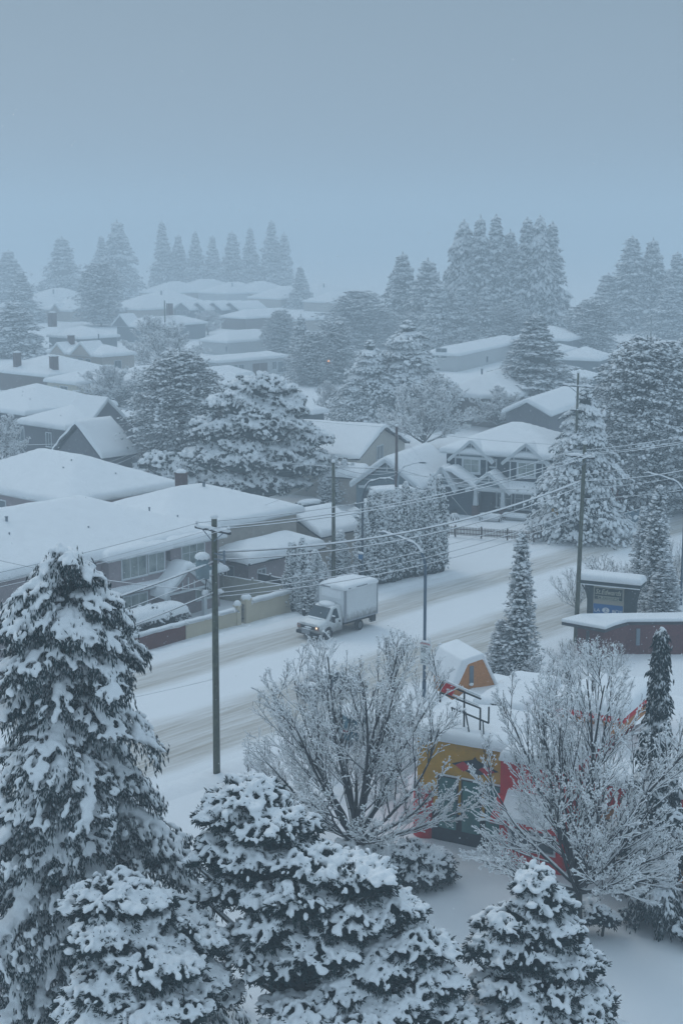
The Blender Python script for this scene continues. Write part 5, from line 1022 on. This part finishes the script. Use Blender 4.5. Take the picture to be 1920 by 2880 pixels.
# ------------------------------------------------------------------ bare trees
def bare(seed, H, Rc, zc=.32, nlimb=11, dens=1.0, tw=.012, sn=.024, trunk_r=.17, fork=.16, el0=15, el1=82, sub=(8, 6, 4), tipup=.5, elp=.8, ang=(22, 52), lr=(.5, .46, .5), wob=.09):
    rg = random.Random(seed); segsA, segsB, rA, rB = [], [], [], []; nodes = []
    def grow(p, d, L, r, lv, n):
        pts = [p]; step = L/n; d = np.array(d); up = (.05, .13, .12, .08)[lv]*tipup*2
        for i in range(n):
            d = d+np.array((rg.gauss(0, wob), rg.gauss(0, wob), rg.gauss(0, wob*.7)+up)); d /= np.linalg.norm(d)
            q = p+d*step; e = (q[0]**2+q[1]**2)/Rc**2+((q[2]-H*.55)/(H*.52))**2
            r2 = max(tw*.6, r*(1-.75*(i+1)/n))
            segsA.append(p); segsB.append(q); rA.append(max(tw*.6, r*(1-.75*i/n))); rB.append(r2); p = q; pts.append(p)
            if e > 1.0 and i > n//3: break
        return pts, d
    def kids(pts, lv, L, r):
        if lv >= len(sub): return
        n = max(2, int(sub[lv]*dens*min(1.3, L/(1.6, .9, .5)[min(lv, 2)]+.3)))
        for k in range(n):
            t = .18+.8*(k+rg.random())/n; i = min(len(pts)-2, int(t*(len(pts)-1))); f = t*(len(pts)-1)-i; p = pts[i]+(pts[i+1]-pts[i])*min(1, max(0, f)); d = pts[i+1]-pts[i]; d = d/np.linalg.norm(d)
            ax = np.array((rg.gauss(0, 1), rg.gauss(0, 1), rg.gauss(0, .7))); ax -= d*np.dot(ax, d); ax /= np.linalg.norm(ax); a = R(rg.uniform(*ang)); dd = d*math.cos(a)+ax*math.sin(a)
            l2 = L*lr[min(lv, 2)]*(1.15-.6*t)*rg.uniform(.7, 1.2); l2 = max(l2, .18)
            pp, _ = grow(p, dd, l2, max(tw, r*.5*(1-.5*t)), lv+1, (6, 4, 3)[min(lv, 2)]); nodes.append(pp[-1]); kids(pp, lv+1, l2, r*.5)
    z0 = H*fork
    for k in range(nlimb):
        az = k*2.39996+rg.random()*.5; el = R(el0+(el1-el0)*((k+.5)/nlimb)**elp); d = (math.cos(az)*math.cos(el), math.sin(az)*math.cos(el), math.sin(el))
        L = (H-z0)*(.98 if el > R(60) else .9)*(.85+.2*rg.random()) if el > R(45) else Rc*(1.0+.25*rg.random())
        p = np.array((0, 0, z0*(.75+.5*rg.random()))); pts, _ = grow(p, d, L, trunk_r*.5, 0, 10); kids(pts, 0, L, trunk_r*.42)
    A_, B_, ra, rb = map(np.array, (segsA, segsB, rA, rB)); m = MB(); m.segs(A_, B_, ra, rb, 4, 0)
    T = B_-A_; L_ = np.linalg.norm(T, axis=1); sl = np.abs(T[:, 2])/L_; g2 = np.random.default_rng(seed)
    keep = (sl < .96) & (g2.random(len(A_)) < np.where(sl < .75, .97, .75)); s = (sn*(1.15-.75*sl[keep])*(.7+.5*g2.random(keep.sum())))
    off = V3(0*s, 0*s, (ra[keep]*.55+s*.62)); sr = s+ra[keep]*.45
    m.segs(A_[keep]+off, B_[keep]+off, sr, sr*.9, 4, 1)
    N_ = np.array(nodes); N_ = N_[g2.random(len(N_)) < .75]; q = sn*1.5*(.7+.8*g2.random(len(N_)))
    m.stamp(OCT, scaled(frames(g2.normal(0, 1, (len(N_), 3))), q*1.3, q, q*.9), N_, 1)
    return m, z0
BP = {}
def bare_tree(key, label, x, y, H, Wd, spec=None, rz=0, group=None, name='bare_tree', cat='tree', zs=1):
    if key not in BP:
        m, z0 = bare(**spec); me = m.mesh('crown', [M_twig, M_tsnow]); xs = np.array([v.co for v in me.vertices]); BP[key] = (me, np.ptp(np.quantile(xs[:, 0], (.004, .996))), xs[:, 2].max(), trunk_mb(spec['H']*.5, spec.get('trunk_r', .17), 1).mesh('trunk', M_bark), spec['H'])
    me, w, h, tk, _ = BP[key]; root = thing(name, label, cat, (float(x), float(y), 0), rz, group); S_ = (Wd/w, Wd/w, H/h)
    c = link('crown', me, root); c.scale = S_; t = link('trunk', tk, root); t.scale = S_; return root
def bare_px(key, label, px, ty, by, wpx, spec=None, **k):
    p = at(px, by); H = rise(ty, p[1]); dep = p[1]*CP+(CAM_H-H/2)*SP; return bare_tree(key, label, p[0], p[1], H, wpx*dep/FPX, spec, **k)
bare_px('A', 'wide bare tree with snow-lined upright twigs left of the ochre restaurant wall', 1000, 1790, 2450, 650, dict(seed=3, H=11.4, Rc=5.3, nlimb=22, sub=(7.5, 5.5, 4), tw=.010, sn=.025, trunk_r=.2, fork=.14, el0=6, tipup=.45, ang=(16, 38), lr=(.5, .42, .4), wob=.06))
bare_px('B', 'largest bare tree with snow-lined branches in front of the red restaurant wall', 1622, 1806, 2640, 650, dict(seed=8, H=12.8, Rc=5.6, nlimb=24, sub=(7.5, 5.8, 4), tw=.010, sn=.028, trunk_r=.24, fork=.22, el0=0, tipup=.36, elp=1.0, ang=(16, 38), lr=(.5, .42, .4), wob=.06))
FB = dict(seed=21, H=8, Rc=4.6, nlimb=12, sub=(8, 6, 4), tw=.03, sn=.05, trunk_r=.2, fork=.1, el0=10)
bare_px('F', 'round frosted bare tree in front of the cream gabled house', 460, 885, 1058, 235, FB)
bare_px('F', 'low spreading frosted tree before the yellow-walled wing', 335, 1022, 1142, 235, rz=1); bare_px('F', 'small frosted tree left of the yellow-walled wing', 65, 1085, 1150, 120, rz=2)
bare_px('F', 'frosted tree at the far left edge beside the grey house', 15, 1160, 1330, 150, rz=3); bare_px('F', 'wide dark-twigged bare tree right of the weeping cedars', 1190, 1048, 1262, 265, rz=4)
bare_px('F', 'pale rounded frosted tree left of the layered spruce', 1400, 1085, 1205, 180, rz=5); bare_px('F', 'faint frosted tree behind the cream bungalow', 585, 868, 940, 110, rz=2.5)
bare_px('F', 'spreading frosted tree between the dark house and the weeping cedars', 935, 1068, 1185, 110, rz=.7); bare_px('F', 'frosted tree over the snow roof at the right', 1640, 1055, 1150, 130, rz=1.7)
bare_px('F', 'small frosted tree beside the low cottage roof', 720, 942, 985, 60, rz=.3); bare_px('F', 'frosted treetop left of the grey annex', 130, 1195, 1300, 130, rz=5.1)
SB = dict(seed=31, H=3, Rc=1.6, nlimb=12, sub=(6, 4), tw=.010, sn=.02, trunk_r=.04, fork=.04, el0=25, tipup=.8)
k = 0
for px, ty, by, w_, lab in ((1690, 1560, 1655, 170, 'thicket of snow-lined twigs behind the shopping sign'), (1620, 1600, 1715, 120, 'snow-lined shrub left of the shopping sign'), (1770, 1575, 1680, 130, 'snow-lined shrub right of the shopping sign'),
        (1840, 1600, 1720, 130, 'twiggy shrub under the slim twin conifers'), (1900, 1510, 1700, 90, 'twiggy shrub at the right edge by the lamp'), (1590, 1790, 1900, 110, 'twiggy shrub at the left end of the brick building'),
        (1660, 1790, 1915, 130, 'tall-stemmed shrub in front of the brick building corner'), (1720, 1800, 1910, 100, 'small twiggy shrub before the brick wall'), (1500, 1840, 1930, 130, 'snow-lined shrub beside the tall slim conifer'),
        (1560, 1850, 1950, 120, 'snow-lined shrub between the slim conifer and the brick building'), (1050, 2000, 2130, 150, 'snowy twig thicket under the speed sign'), (1150, 1990, 2120, 140, 'snowy twig thicket left of the roof railing'),
        (900, 2060, 2170, 150, 'snowy twig thicket behind the wide bare tree'), (760, 2120, 2230, 130, 'low snowy twigs at the kerb beside the wide bare tree'), (1000, 2090, 2220, 160, 'low snowy thicket inside the wide bare tree'), (1100, 2110, 2240, 150, 'low snowy thicket by the red side wall')):
    bare_px('S', lab, px, ty, by, w_, SB if k == 0 else None, rz=k, group='snow-lined shrubs', name='bare_shrub', cat='shrub'); k += 1
# ------------------------------------------------------------------ near snow-loaded evergreens
def remesh(o, vox, sm=2):
    m = o.modifiers.new('merge', 'REMESH'); m.mode = 'VOXEL'; m.voxel_size = vox; m.use_smooth_shade = True
    if sm: s = o.modifiers.new('soften', 'SMOOTH'); s.iterations = sm; s.factor = .5
    return o
def near_spruce(label, x, y, H, Rr, seed, nb=150, kf=60, vox=.05, rz=0, prof=None, fl=.3, fr=.035, t0=.02, pill=.2, pw=.12, down=1.3, b=.8, ridge=1.0, a0=.15):
    """drooping evergreen: separate boughs, each a ridge of snow with a fringe of dark hanging sprays under it"""
    root = thing('spruce', label, 'tree', (float(x), float(y), 0), rz); rg = np.random.default_rng(seed)
    prof = prof or (lambda t: (1-t)**.72+.015)
    t = np.sort(rg.random(nb)**.85); t = t0+(1-t0)*t*.99; az = np.arange(nb)*2.39996+rg.normal(0, .5, nb); L = Rr*prof(t)*np.clip(rg.normal(.86, .17, nb), .45, 1.2)
    a = a0+.55*t+rg.normal(0, .10, nb); bb = b*(.7+.6*rg.random(nb)); f = MB(); w = MB()
    def path(i, s): r = s*L[i]; return V3(np.cos(az[i]+.25*s*np.sin(i*1.0))*r, np.sin(az[i]+.25*s*np.sin(i*1.0))*r, t[i]*H+L[i]*(a[i]*s-bb[i]*s*s))
    k = np.maximum(8, (kf*(L/Rr)).astype(int)); idx = np.repeat(np.arange(nb), k); n = len(idx); s = rg.random(n)**.55*.98+.04
    # side sprays: short twigs leaving the bough, hanging at their ends
    Pc = path(idx, s); sd = np.sign(rg.normal(0, 1, n)); wl = L[idx]*(.10+.20*np.sin(np.clip(s, 0, 1)*2.6))*rg.random(n)**.7+.04
    la = V3(-np.sin(az[idx]), np.cos(az[idx]), 0*s); ra = V3(np.cos(az[idx]), np.sin(az[idx]), 0*s)
    Ps = Pc+la*(sd*wl)[:, None]+ra*(wl*.35)[:, None]; Ps[:, 2] -= wl*wl*.55+.03
    for j in range(7):
        q = .6+.8*rg.random(n); D = ra*(.35*rg.random((n, 1)))+la*(sd*.4*rg.random(n))[:, None]+rg.normal(0, .22, (n, 3)); D[:, 2] -= down*(.7+.6*rg.random(n)); F_ = frames(D)
        P = Ps+rg.normal(0, .11, (n, 3)); P[:, 2] -= rg.random(n)*.22*down; f.stamp(OCT, scaled(F_, fl*.6*q, fr*q, fr*q), P+F_[:, :, 0]*(fl*.35*q)[:, None], 0)
    # snow: on the side sprays, then a thick ridge
    up = rg.random(n) < .72; m = up.sum(); D = ra[up]*.7+la[up]*(sd[up]*.8)[:, None]; D[:, 2] -= .5; q = .55+.8*rg.random(m)
    w.stamp(BALL, scaled(frames(D), pw*1.5*q, pw*.8*q, pw*.55*q), Ps[up]+np.array([0, 0, .05]))
    hang = rg.random(n) < .30; m = hang.sum(); D = rg.normal(0, .25, (m, 3)); D[:, 2] -= 1; q = .6+.7*rg.random(m); w.stamp(BALL, scaled(frames(D), fl*.45*q, pw*.42*q, pw*.42*q), Ps[hang]+ra[hang]*.05-np.array([0, 0, .12]))
    K = 16; sK = np.tile(np.linspace(.12, 1.03, K), nb); iK = np.repeat(np.arange(nb), K); P = path(iK, sK)+rg.normal(0, .04, (nb*K, 3)); P[:, 2] += .05
    D = V3(np.cos(az[iK]), np.sin(az[iK]), a[iK]-2*bb[iK]*sK); wd = ridge*(.07+.055*L[iK]*np.sin(sK*2.75))*(.55+.9*rg.random(nb*K)); keep = rg.random(nb*K) < .86
    w.stamp(BALL, scaled(frames(D), L[iK]*.055+.08, wd, wd*.45+.03)[keep], P[keep])
    f.tube([(0, 0, q*H) for q in np.linspace(.03, .93, 14)], [max(.02, .13*Rr*float(prof(np.array(q)))) for q in np.linspace(.03, .93, 14)], 9, m=1)
    f.build('crown', [M_need, M_dkneed], root); remesh(w.build('snow_load', M_snow2, root), vox)
    b_ = MB()
    for i in range(nb):
        b_.tube(path(np.full(7, i), np.linspace(0, .95, 7))-np.array([0, 0, .05]), [.05*(1-v*.85)*L[i]/Rr+.012 for v in np.linspace(0, 1, 7)], 5)
    b_.build('branches', M_bark, root); trunk_mb(H*.98, .3 if H > 8 else .09).build('trunk', M_bark, root); return root
def lobed(label, x, y, H, lobes, seed, vox=.045, tuft=.17, name='pine', cat='tree', trunk=.2, dens=34, rz=0, mats=None, snow_th=.5, spiky=1.0, droop=.0, stems=1, group=None, sep=True, sw=0.0):
    """evergreen made of cloud-like pads: lobes are (x, y, z, rx, ry, rz) in metres from the foot"""
    rg = np.random.default_rng(seed); root = thing(name, label, cat, (float(x), float(y), 0), rz, group); f = MB(); w = MB()
    for (lx, ly, lz, rx, ry, r3) in lobes:
        c0 = np.array((lx, ly, lz)); area = 4*math.pi*((rx*ry)**1.6/3+(rx*r3)**1.6/3+(ry*r3)**1.6/3)**(1/1.6); n = int(area*dens)
        N = rg.normal(0, 1, (n, 3)); N[:, 2] = np.where(N[:, 2] < -.5, -N[:, 2]*rg.random(n), N[:, 2]); N /= np.linalg.norm(N, axis=1, keepdims=True)
        lump = 1+.17*np.sin(N[:, 0]*5+lx*3)*np.cos(N[:, 1]*6+ly)+.13*np.sin(N[:, 2]*8+N[:, 0]*6+lz)
        P = c0+N*np.array((rx, ry, r3))*(lump*(.82+.22*rg.random(n)))[:, None]
        f.stamp(BALL8, scaled(np.eye(3)[None], rx*.74, ry*.74, r3*.66), c0[None]-np.array([[0, 0, r3*.12]]), 1)
        for j in range(6):       # dark needle brushes sit inside and below the snow
            D = N*.9+rg.normal(0, .4, (n, 3)); D[:, 2] -= .25+droop; sz = tuft*(.7+.6*rg.random(n)); F_ = frames(D)
            f.stamp(OCT, scaled(F_, sz*.55, sz*.13*spiky, sz*.13*spiky), P-N*(tuft*.15)+F_[:, :, 0]*(sz*.3)[:, None]+rg.normal(0, tuft*.3, (n, 3))-np.array([0, 0, tuft*.35]), 0, False)
        up_ = (N[:, 2] > .0-sw*1.3+.22*rg.normal(0, 1, n)) & (rg.random(n) < .58+sw+.36*np.clip(N[:, 2], 0, 1)); m = up_.sum(); q = tuft*(.42+.5*rg.random(m))*np.where(rg.random(m) < .10, 1.4, 1)
        D = N[up_]*np.array([1, 1, .3])+rg.normal(0, .3, (m, 3)); D[:, 2] -= .5
        w.stamp(BALL, scaled(frames(D), q*1.25, q*.66, q*.56), P[up_]+np.array([0, 0, tuft*.34]))
        nb_ = max(2, int(m*.05)); pk = rg.choice(m, nb_); w.stamp(BALL, scaled(np.eye(3)[None].repeat(nb_, 0), tuft*1.3, tuft*1.3, tuft*.6), (P[up_])[pk]+np.array([0, 0, tuft*.15]))
    f.build('crown', [M_pneed, M_dkneed], root); s = w.build('snow_load', M_snow2, root)
    if vox: remesh(s, vox, 1)
    if trunk:
        b_ = MB(); top = max(lobes, key=lambda l: l[2]); mid = np.array((0, 0, 0.)); 
        b_.tube([(0, 0, -.3), (.1, 0, top[2]*.35), (top[0]*.4, top[1]*.4, top[2]*.65), (top[0], top[1], top[2])], [trunk*1.2, trunk, trunk*.7, trunk*.3], 9)
        for (lx, ly, lz, rx, ry, r3) in lobes:
            if (lx, ly, lz) != top[:3]:
                z0 = max(.4, lz-.9-.5*abs(lx)); b_.tube([(top[0]*.3, top[1]*.3, min(z0, top[2]*.8)), (lx*.55, ly*.55, (z0+lz)/2-.1), (lx, ly, lz-r3*.3)], [trunk*.5, trunk*.35, trunk*.2], 6)
        b_.build('trunk', M_bark, root)
    return root
def lobes_px(p, spec):     # (px, py, depth offset, half width px, half height px, depth radius m)
    o = []
    for (px, py, dy, rw, rh, rd) in spec:
        d = p[1]+dy; z = rise(py, d, px); x = wx(px, py, d); dep = d*CP+(CAM_H-z)*SP; k = dep/FPX; o.append((x-p[0], dy, z, rw*k*.93, rd*.93, rh*k*.92))
        q = random.Random(px*7+py)
        for _ in range(3):
            a = q.uniform(-.3, 3.6); o.append((x-p[0]+math.cos(a)*rw*k*.95, dy+q.uniform(-.6, .6)*rd, z+math.sin(a)*rh*k*.7-.15, rw*k*.36, rd*.4, rh*k*.34))
    return o
# big left spruce
sp_ = (wx(185, 1530, 50), 50.0); HS = rise(1528, 50, 185)
near_spruce('huge drooping snow-laden spruce filling the left foreground', sp_[0], sp_[1], HS, 5.8, 41, nb=220, kf=125, fl=.25, fr=.024, rz=.5, ridge=1.2, prof=lambda t: np.interp(t, (0, .42, .55, .68, .82, .92, .97, 1), (.95, .70, .56, .46, .39, .30, .16, .03)))
# left bottom pine
p = (wx(400, 2880, 44), 44.0)
lobed('rounded snow-loaded pine at the bottom left in front of the spruce', p[0], p[1], 0, lobes_px(p, [(330, 2540, 0, 130, 75, 1.4), (420, 2580, .5, 120, 80, 1.3), (300, 2640, -.8, 110, 70, 1.2), (520, 2650, .2, 110, 80, 1.2), (420, 2720, -1.2, 130, 70, 1.3), (560, 2760, -.4, 90, 60, 1.1), (300, 2790, -1.5, 110, 60, 1.2), (430, 2850, -2, 170, 60, 1.4), (620, 2800, .6, 60, 40, .8), (250, 2860, -2, 90, 55, 1)]), 51)
# central pine: layered lobes
p = (wx(860, 2880, 45), 45.0)
lobed('large many-lobed snow-loaded pine at the bottom centre', p[0], p[1], 0, lobes_px(p, [(700, 2245, 1.5, 95, 60, 1.2), (640, 2300, 1.2, 80, 60, 1.0), (760, 2330, 1.0, 110, 80, 1.4), (610, 2390, 1.0, 62, 45, .9), (700, 2420, .8, 110, 70, 1.3), (650, 2500, .8, 80, 60, 1.1),
      (880, 2440, .2, 120, 70, 1.4), (1010, 2470, 0, 110, 65, 1.3), (840, 2530, -.3, 130, 70, 1.4), (1090, 2560, -.2, 90, 55, 1.1), (980, 2590, -.6, 120, 65, 1.3), (760, 2620, -.6, 95, 60, 1.1), (1150, 2660, -.5, 110, 60, 1.2), (900, 2680, -1, 110, 60, 1.2), (1040, 2730, -1, 120, 65, 1.3),
      (790, 2720, -1, 80, 50, 1), (1200, 2760, -.8, 90, 60, 1.1), (1110, 2830, -1.3, 130, 60, 1.2), (1245, 2850, -1.2, 70, 45, .9), (960, 2800, -1.5, 80, 55, 1), (860, 2860, -2, 110, 50, 1.2), (1020, 2880, -2.2, 120, 45, 1.2), (690, 2690, -.8, 60, 40, .8)]), 52, trunk=.32)
pt = at(742, 2990); trunk_ = None
# right pine
p = (wx(1520, 2880, 46), 46.0)
lobed('snow-loaded pine at the bottom right below the largest bare tree', p[0], p[1], 0, lobes_px(p, [(1505, 2480, .6, 55, 42, .8), (1530, 2540, .4, 75, 50, 1.0), (1440, 2600, .2, 85, 50, 1.0), (1560, 2620, 0, 80, 55, 1.1), (1380, 2660, 0, 65, 45, .9), (1490, 2690, -.3, 95, 55, 1.1), (1610, 2720, -.3, 85, 55, 1.1), (1420, 2780, -.7, 80, 50, 1), (1540, 2790, -.7, 100, 55, 1.2),
      (1660, 2820, -.6, 75, 50, 1), (1470, 2860, -1.2, 110, 50, 1.2), (1620, 2870, -1.1, 110, 45, 1.2), (1350, 2850, -.8, 70, 45, .9)]), 53, trunk=.24)
# middle-distance pine and shrubs
p = tuple(at(745, 1412)[:2])
lobed('big spreading pine with thick clumps of snow in the middle of the houses', p[0], p[1], 0, lobes_px(p, [(735, 1090, 0, 75, 40, 2), (680, 1140, 0, 80, 50, 2.2), (790, 1150, 0, 80, 50, 2.2), (740, 1200, -1, 110, 60, 2.8), (620, 1210, 0, 75, 50, 2.2), (850, 1230, 0, 65, 45, 2), (690, 1290, -1.4, 100, 60, 2.6), (810, 1300, -1, 90, 60, 2.4), (600, 1290, 0, 75, 45, 2), (880, 1310, 0, 45, 40, 1.6), (730, 1360, -1, 110, 45, 2.4)]), 54, sw=.5, vox=.09, tuft=.30, dens=11, trunk=.4)
p = tuple(at(490, 1385)[:2])
lobed('puffy snow-covered evergreen shrub behind the wide roof chimney', p[0], p[1], 0, lobes_px(p, [(455, 1300, 0, 50, 32, 1.6), (520, 1320, 0, 60, 32, 1.8), (590, 1345, 0, 50, 30, 1.5), (470, 1350, -.5, 55, 28, 1.6), (540, 1365, -.5, 60, 26, 1.6)]), 55, sw=.4, vox=.09, tuft=.28, dens=11, trunk=.15, name='evergreen_shrub', cat='shrub')
p = tuple(at(1170, 2480)[:2])
lobed('round evergreen bush capped with snow in front of the restaurant', p[0], p[1], 0, lobes_px(p, [(1150, 2420, 0, 95, 55, 1.2), (1225, 2440, 0, 55, 45, 1.0), (1075, 2420, .2, 60, 50, 1.0), (1160, 2460, -.3, 100, 40, 1.2)]), 56, trunk=.08, name='evergreen_bush', cat='shrub', tuft=.15)
p = tuple(at(975, 2490)[:2])
lobed('dark evergreen bush at the foot of the wide bare tree', p[0], p[1], 0, lobes_px(p, [(965, 2405, 0, 55, 40, .9), (1020, 2420, 0, 40, 35, .8), (985, 2450, 0, 60, 30, .8)]), 57, trunk=.08, name='evergreen_bush', cat='shrub', tuft=.15)
p = tuple(at(1690, 2625)[:2])
lobed('low dark bush with patchy snow right of the largest trunk', p[0], p[1], 0, lobes_px(p, [(1670, 2570, 0, 45, 38, .8), (1710, 2590, 0, 30, 25, .6), (1640, 2580, .2, 35, 30, .7)]), 58, trunk=.06, name='evergreen_bush', cat='shrub', tuft=.14)
p = SM(69.6, 81.1)
b_ = lobed('clipped box hedge under a thick slab of snow behind the brick wall', p[0], p[1], 0, [(0, 0, 1.25, 2.9, 1.0, 1.15)], 59, trunk=0, name='hedge', cat='hedge', tuft=.2, dens=16, rz=ROT)
b = MB(); snow_roof(b, -2.5, 2.6, -.95, 1.0, 1.75, .3, 'hip', .5, 3, gr=.35); o = b.build('snow_slab', M_snow2, b_)
p = SM(66.4, 80.3); lobed('round snow-dusted bush at the left end of the clipped box hedge', p[0], p[1], 0, [(0, 0, 1.2, .85, .8, 1.0)], 60, trunk=0, name='evergreen_bush', cat='shrub', tuft=.13, dens=34, rz=ROT)
# hedge strip at the lower right edge and the drooping young hemlock
pa, pb_ = ground_xy(1868, 2615), ground_xy(1990, 2680); L_, a_ = run(pa, pb_)
lobed('low clipped hedge with snow on top at the lower right edge', pa[0], pa[1], 0, [(i*.55, 0, .35, .45, .45, .42) for i in range(int(L_/.55))], 61, trunk=0, name='hedge', cat='hedge', tuft=.13, rz=a_)
pa = ground_xy(1760, 2590); lobed('tiny low hedge piece left of the drooping young hemlock', pa[0], pa[1], 0, [(i*.4, 0, .25, .35, .35, .3) for i in range(3)], 62, trunk=0, name='hedge', cat='hedge', tuft=.12, rz=.3)
p = at(1808, 2612); near_spruce('drooping young hemlock with long hanging snow fingers behind the largest bare tree', p[0]+.55, p[1], 2.9, 1.3, 63, nb=30, kf=26, fl=.35, fr=.03, pw=.09, down=2.0, b=1.3, t0=.35, prof=lambda t: (1-t)**.4, vox=.035)
# tall narrow conifer behind the largest bare tree
p = at(1830, 2560); near_spruce('tall dark conifer with a curled snowy tip behind the largest bare tree', p[0]+.2, p[1]+1.2, rise(1765, p[1]+1.2, 1845), 3.0, 64, nb=150, kf=50, down=1.0, b=.55, vox=.05, ridge=.8, pw=.1, prof=lambda t: (1-t)**1.8*1.0+.03, t0=.12)
# ------------------------------------------------------------------ air: falling snow thickens with distance
hz = MB(); hz.box(-1400, 1600, -40, 2600, -8, 62)
def haze_mat():
    m = bpy.data.materials.new('haze'); m.use_nodes = True; t = m.node_tree; t.nodes.remove(t.nodes['Principled BSDF'])
    v = t.nodes.new('ShaderNodeVolumePrincipled'); v.inputs['Color'].default_value = (.76, .865, .93, 1); v.inputs['Density'].default_value = HAZE; v.inputs['Anisotropy'].default_value = .3
    t.links.new(v.outputs[0], t.nodes['Material Output'].inputs['Volume']); return m
HAZE = .0020
hz.build('haze', haze_mat(), None, kind='stuff', label='pale blue snowy air fading the far houses and trees')
# ------------------------------------------------------------------ falling flakes
g3 = np.random.default_rng(77); n = 22000; Pf = np.stack([g3.uniform(-34, 40, n), g3.uniform(26, 130, n), g3.uniform(.5, 33, n)], -1); q = g3.uniform(.007, .014, n)
fl_ = MB(); fl_.stamp(OCT, scaled(np.eye(3)[None].repeat(n, 0), q, q, q*1.5), Pf); fl_.build('falling_snow', M_tsnow, None, kind='stuff', label='fine snowflakes falling through the air')
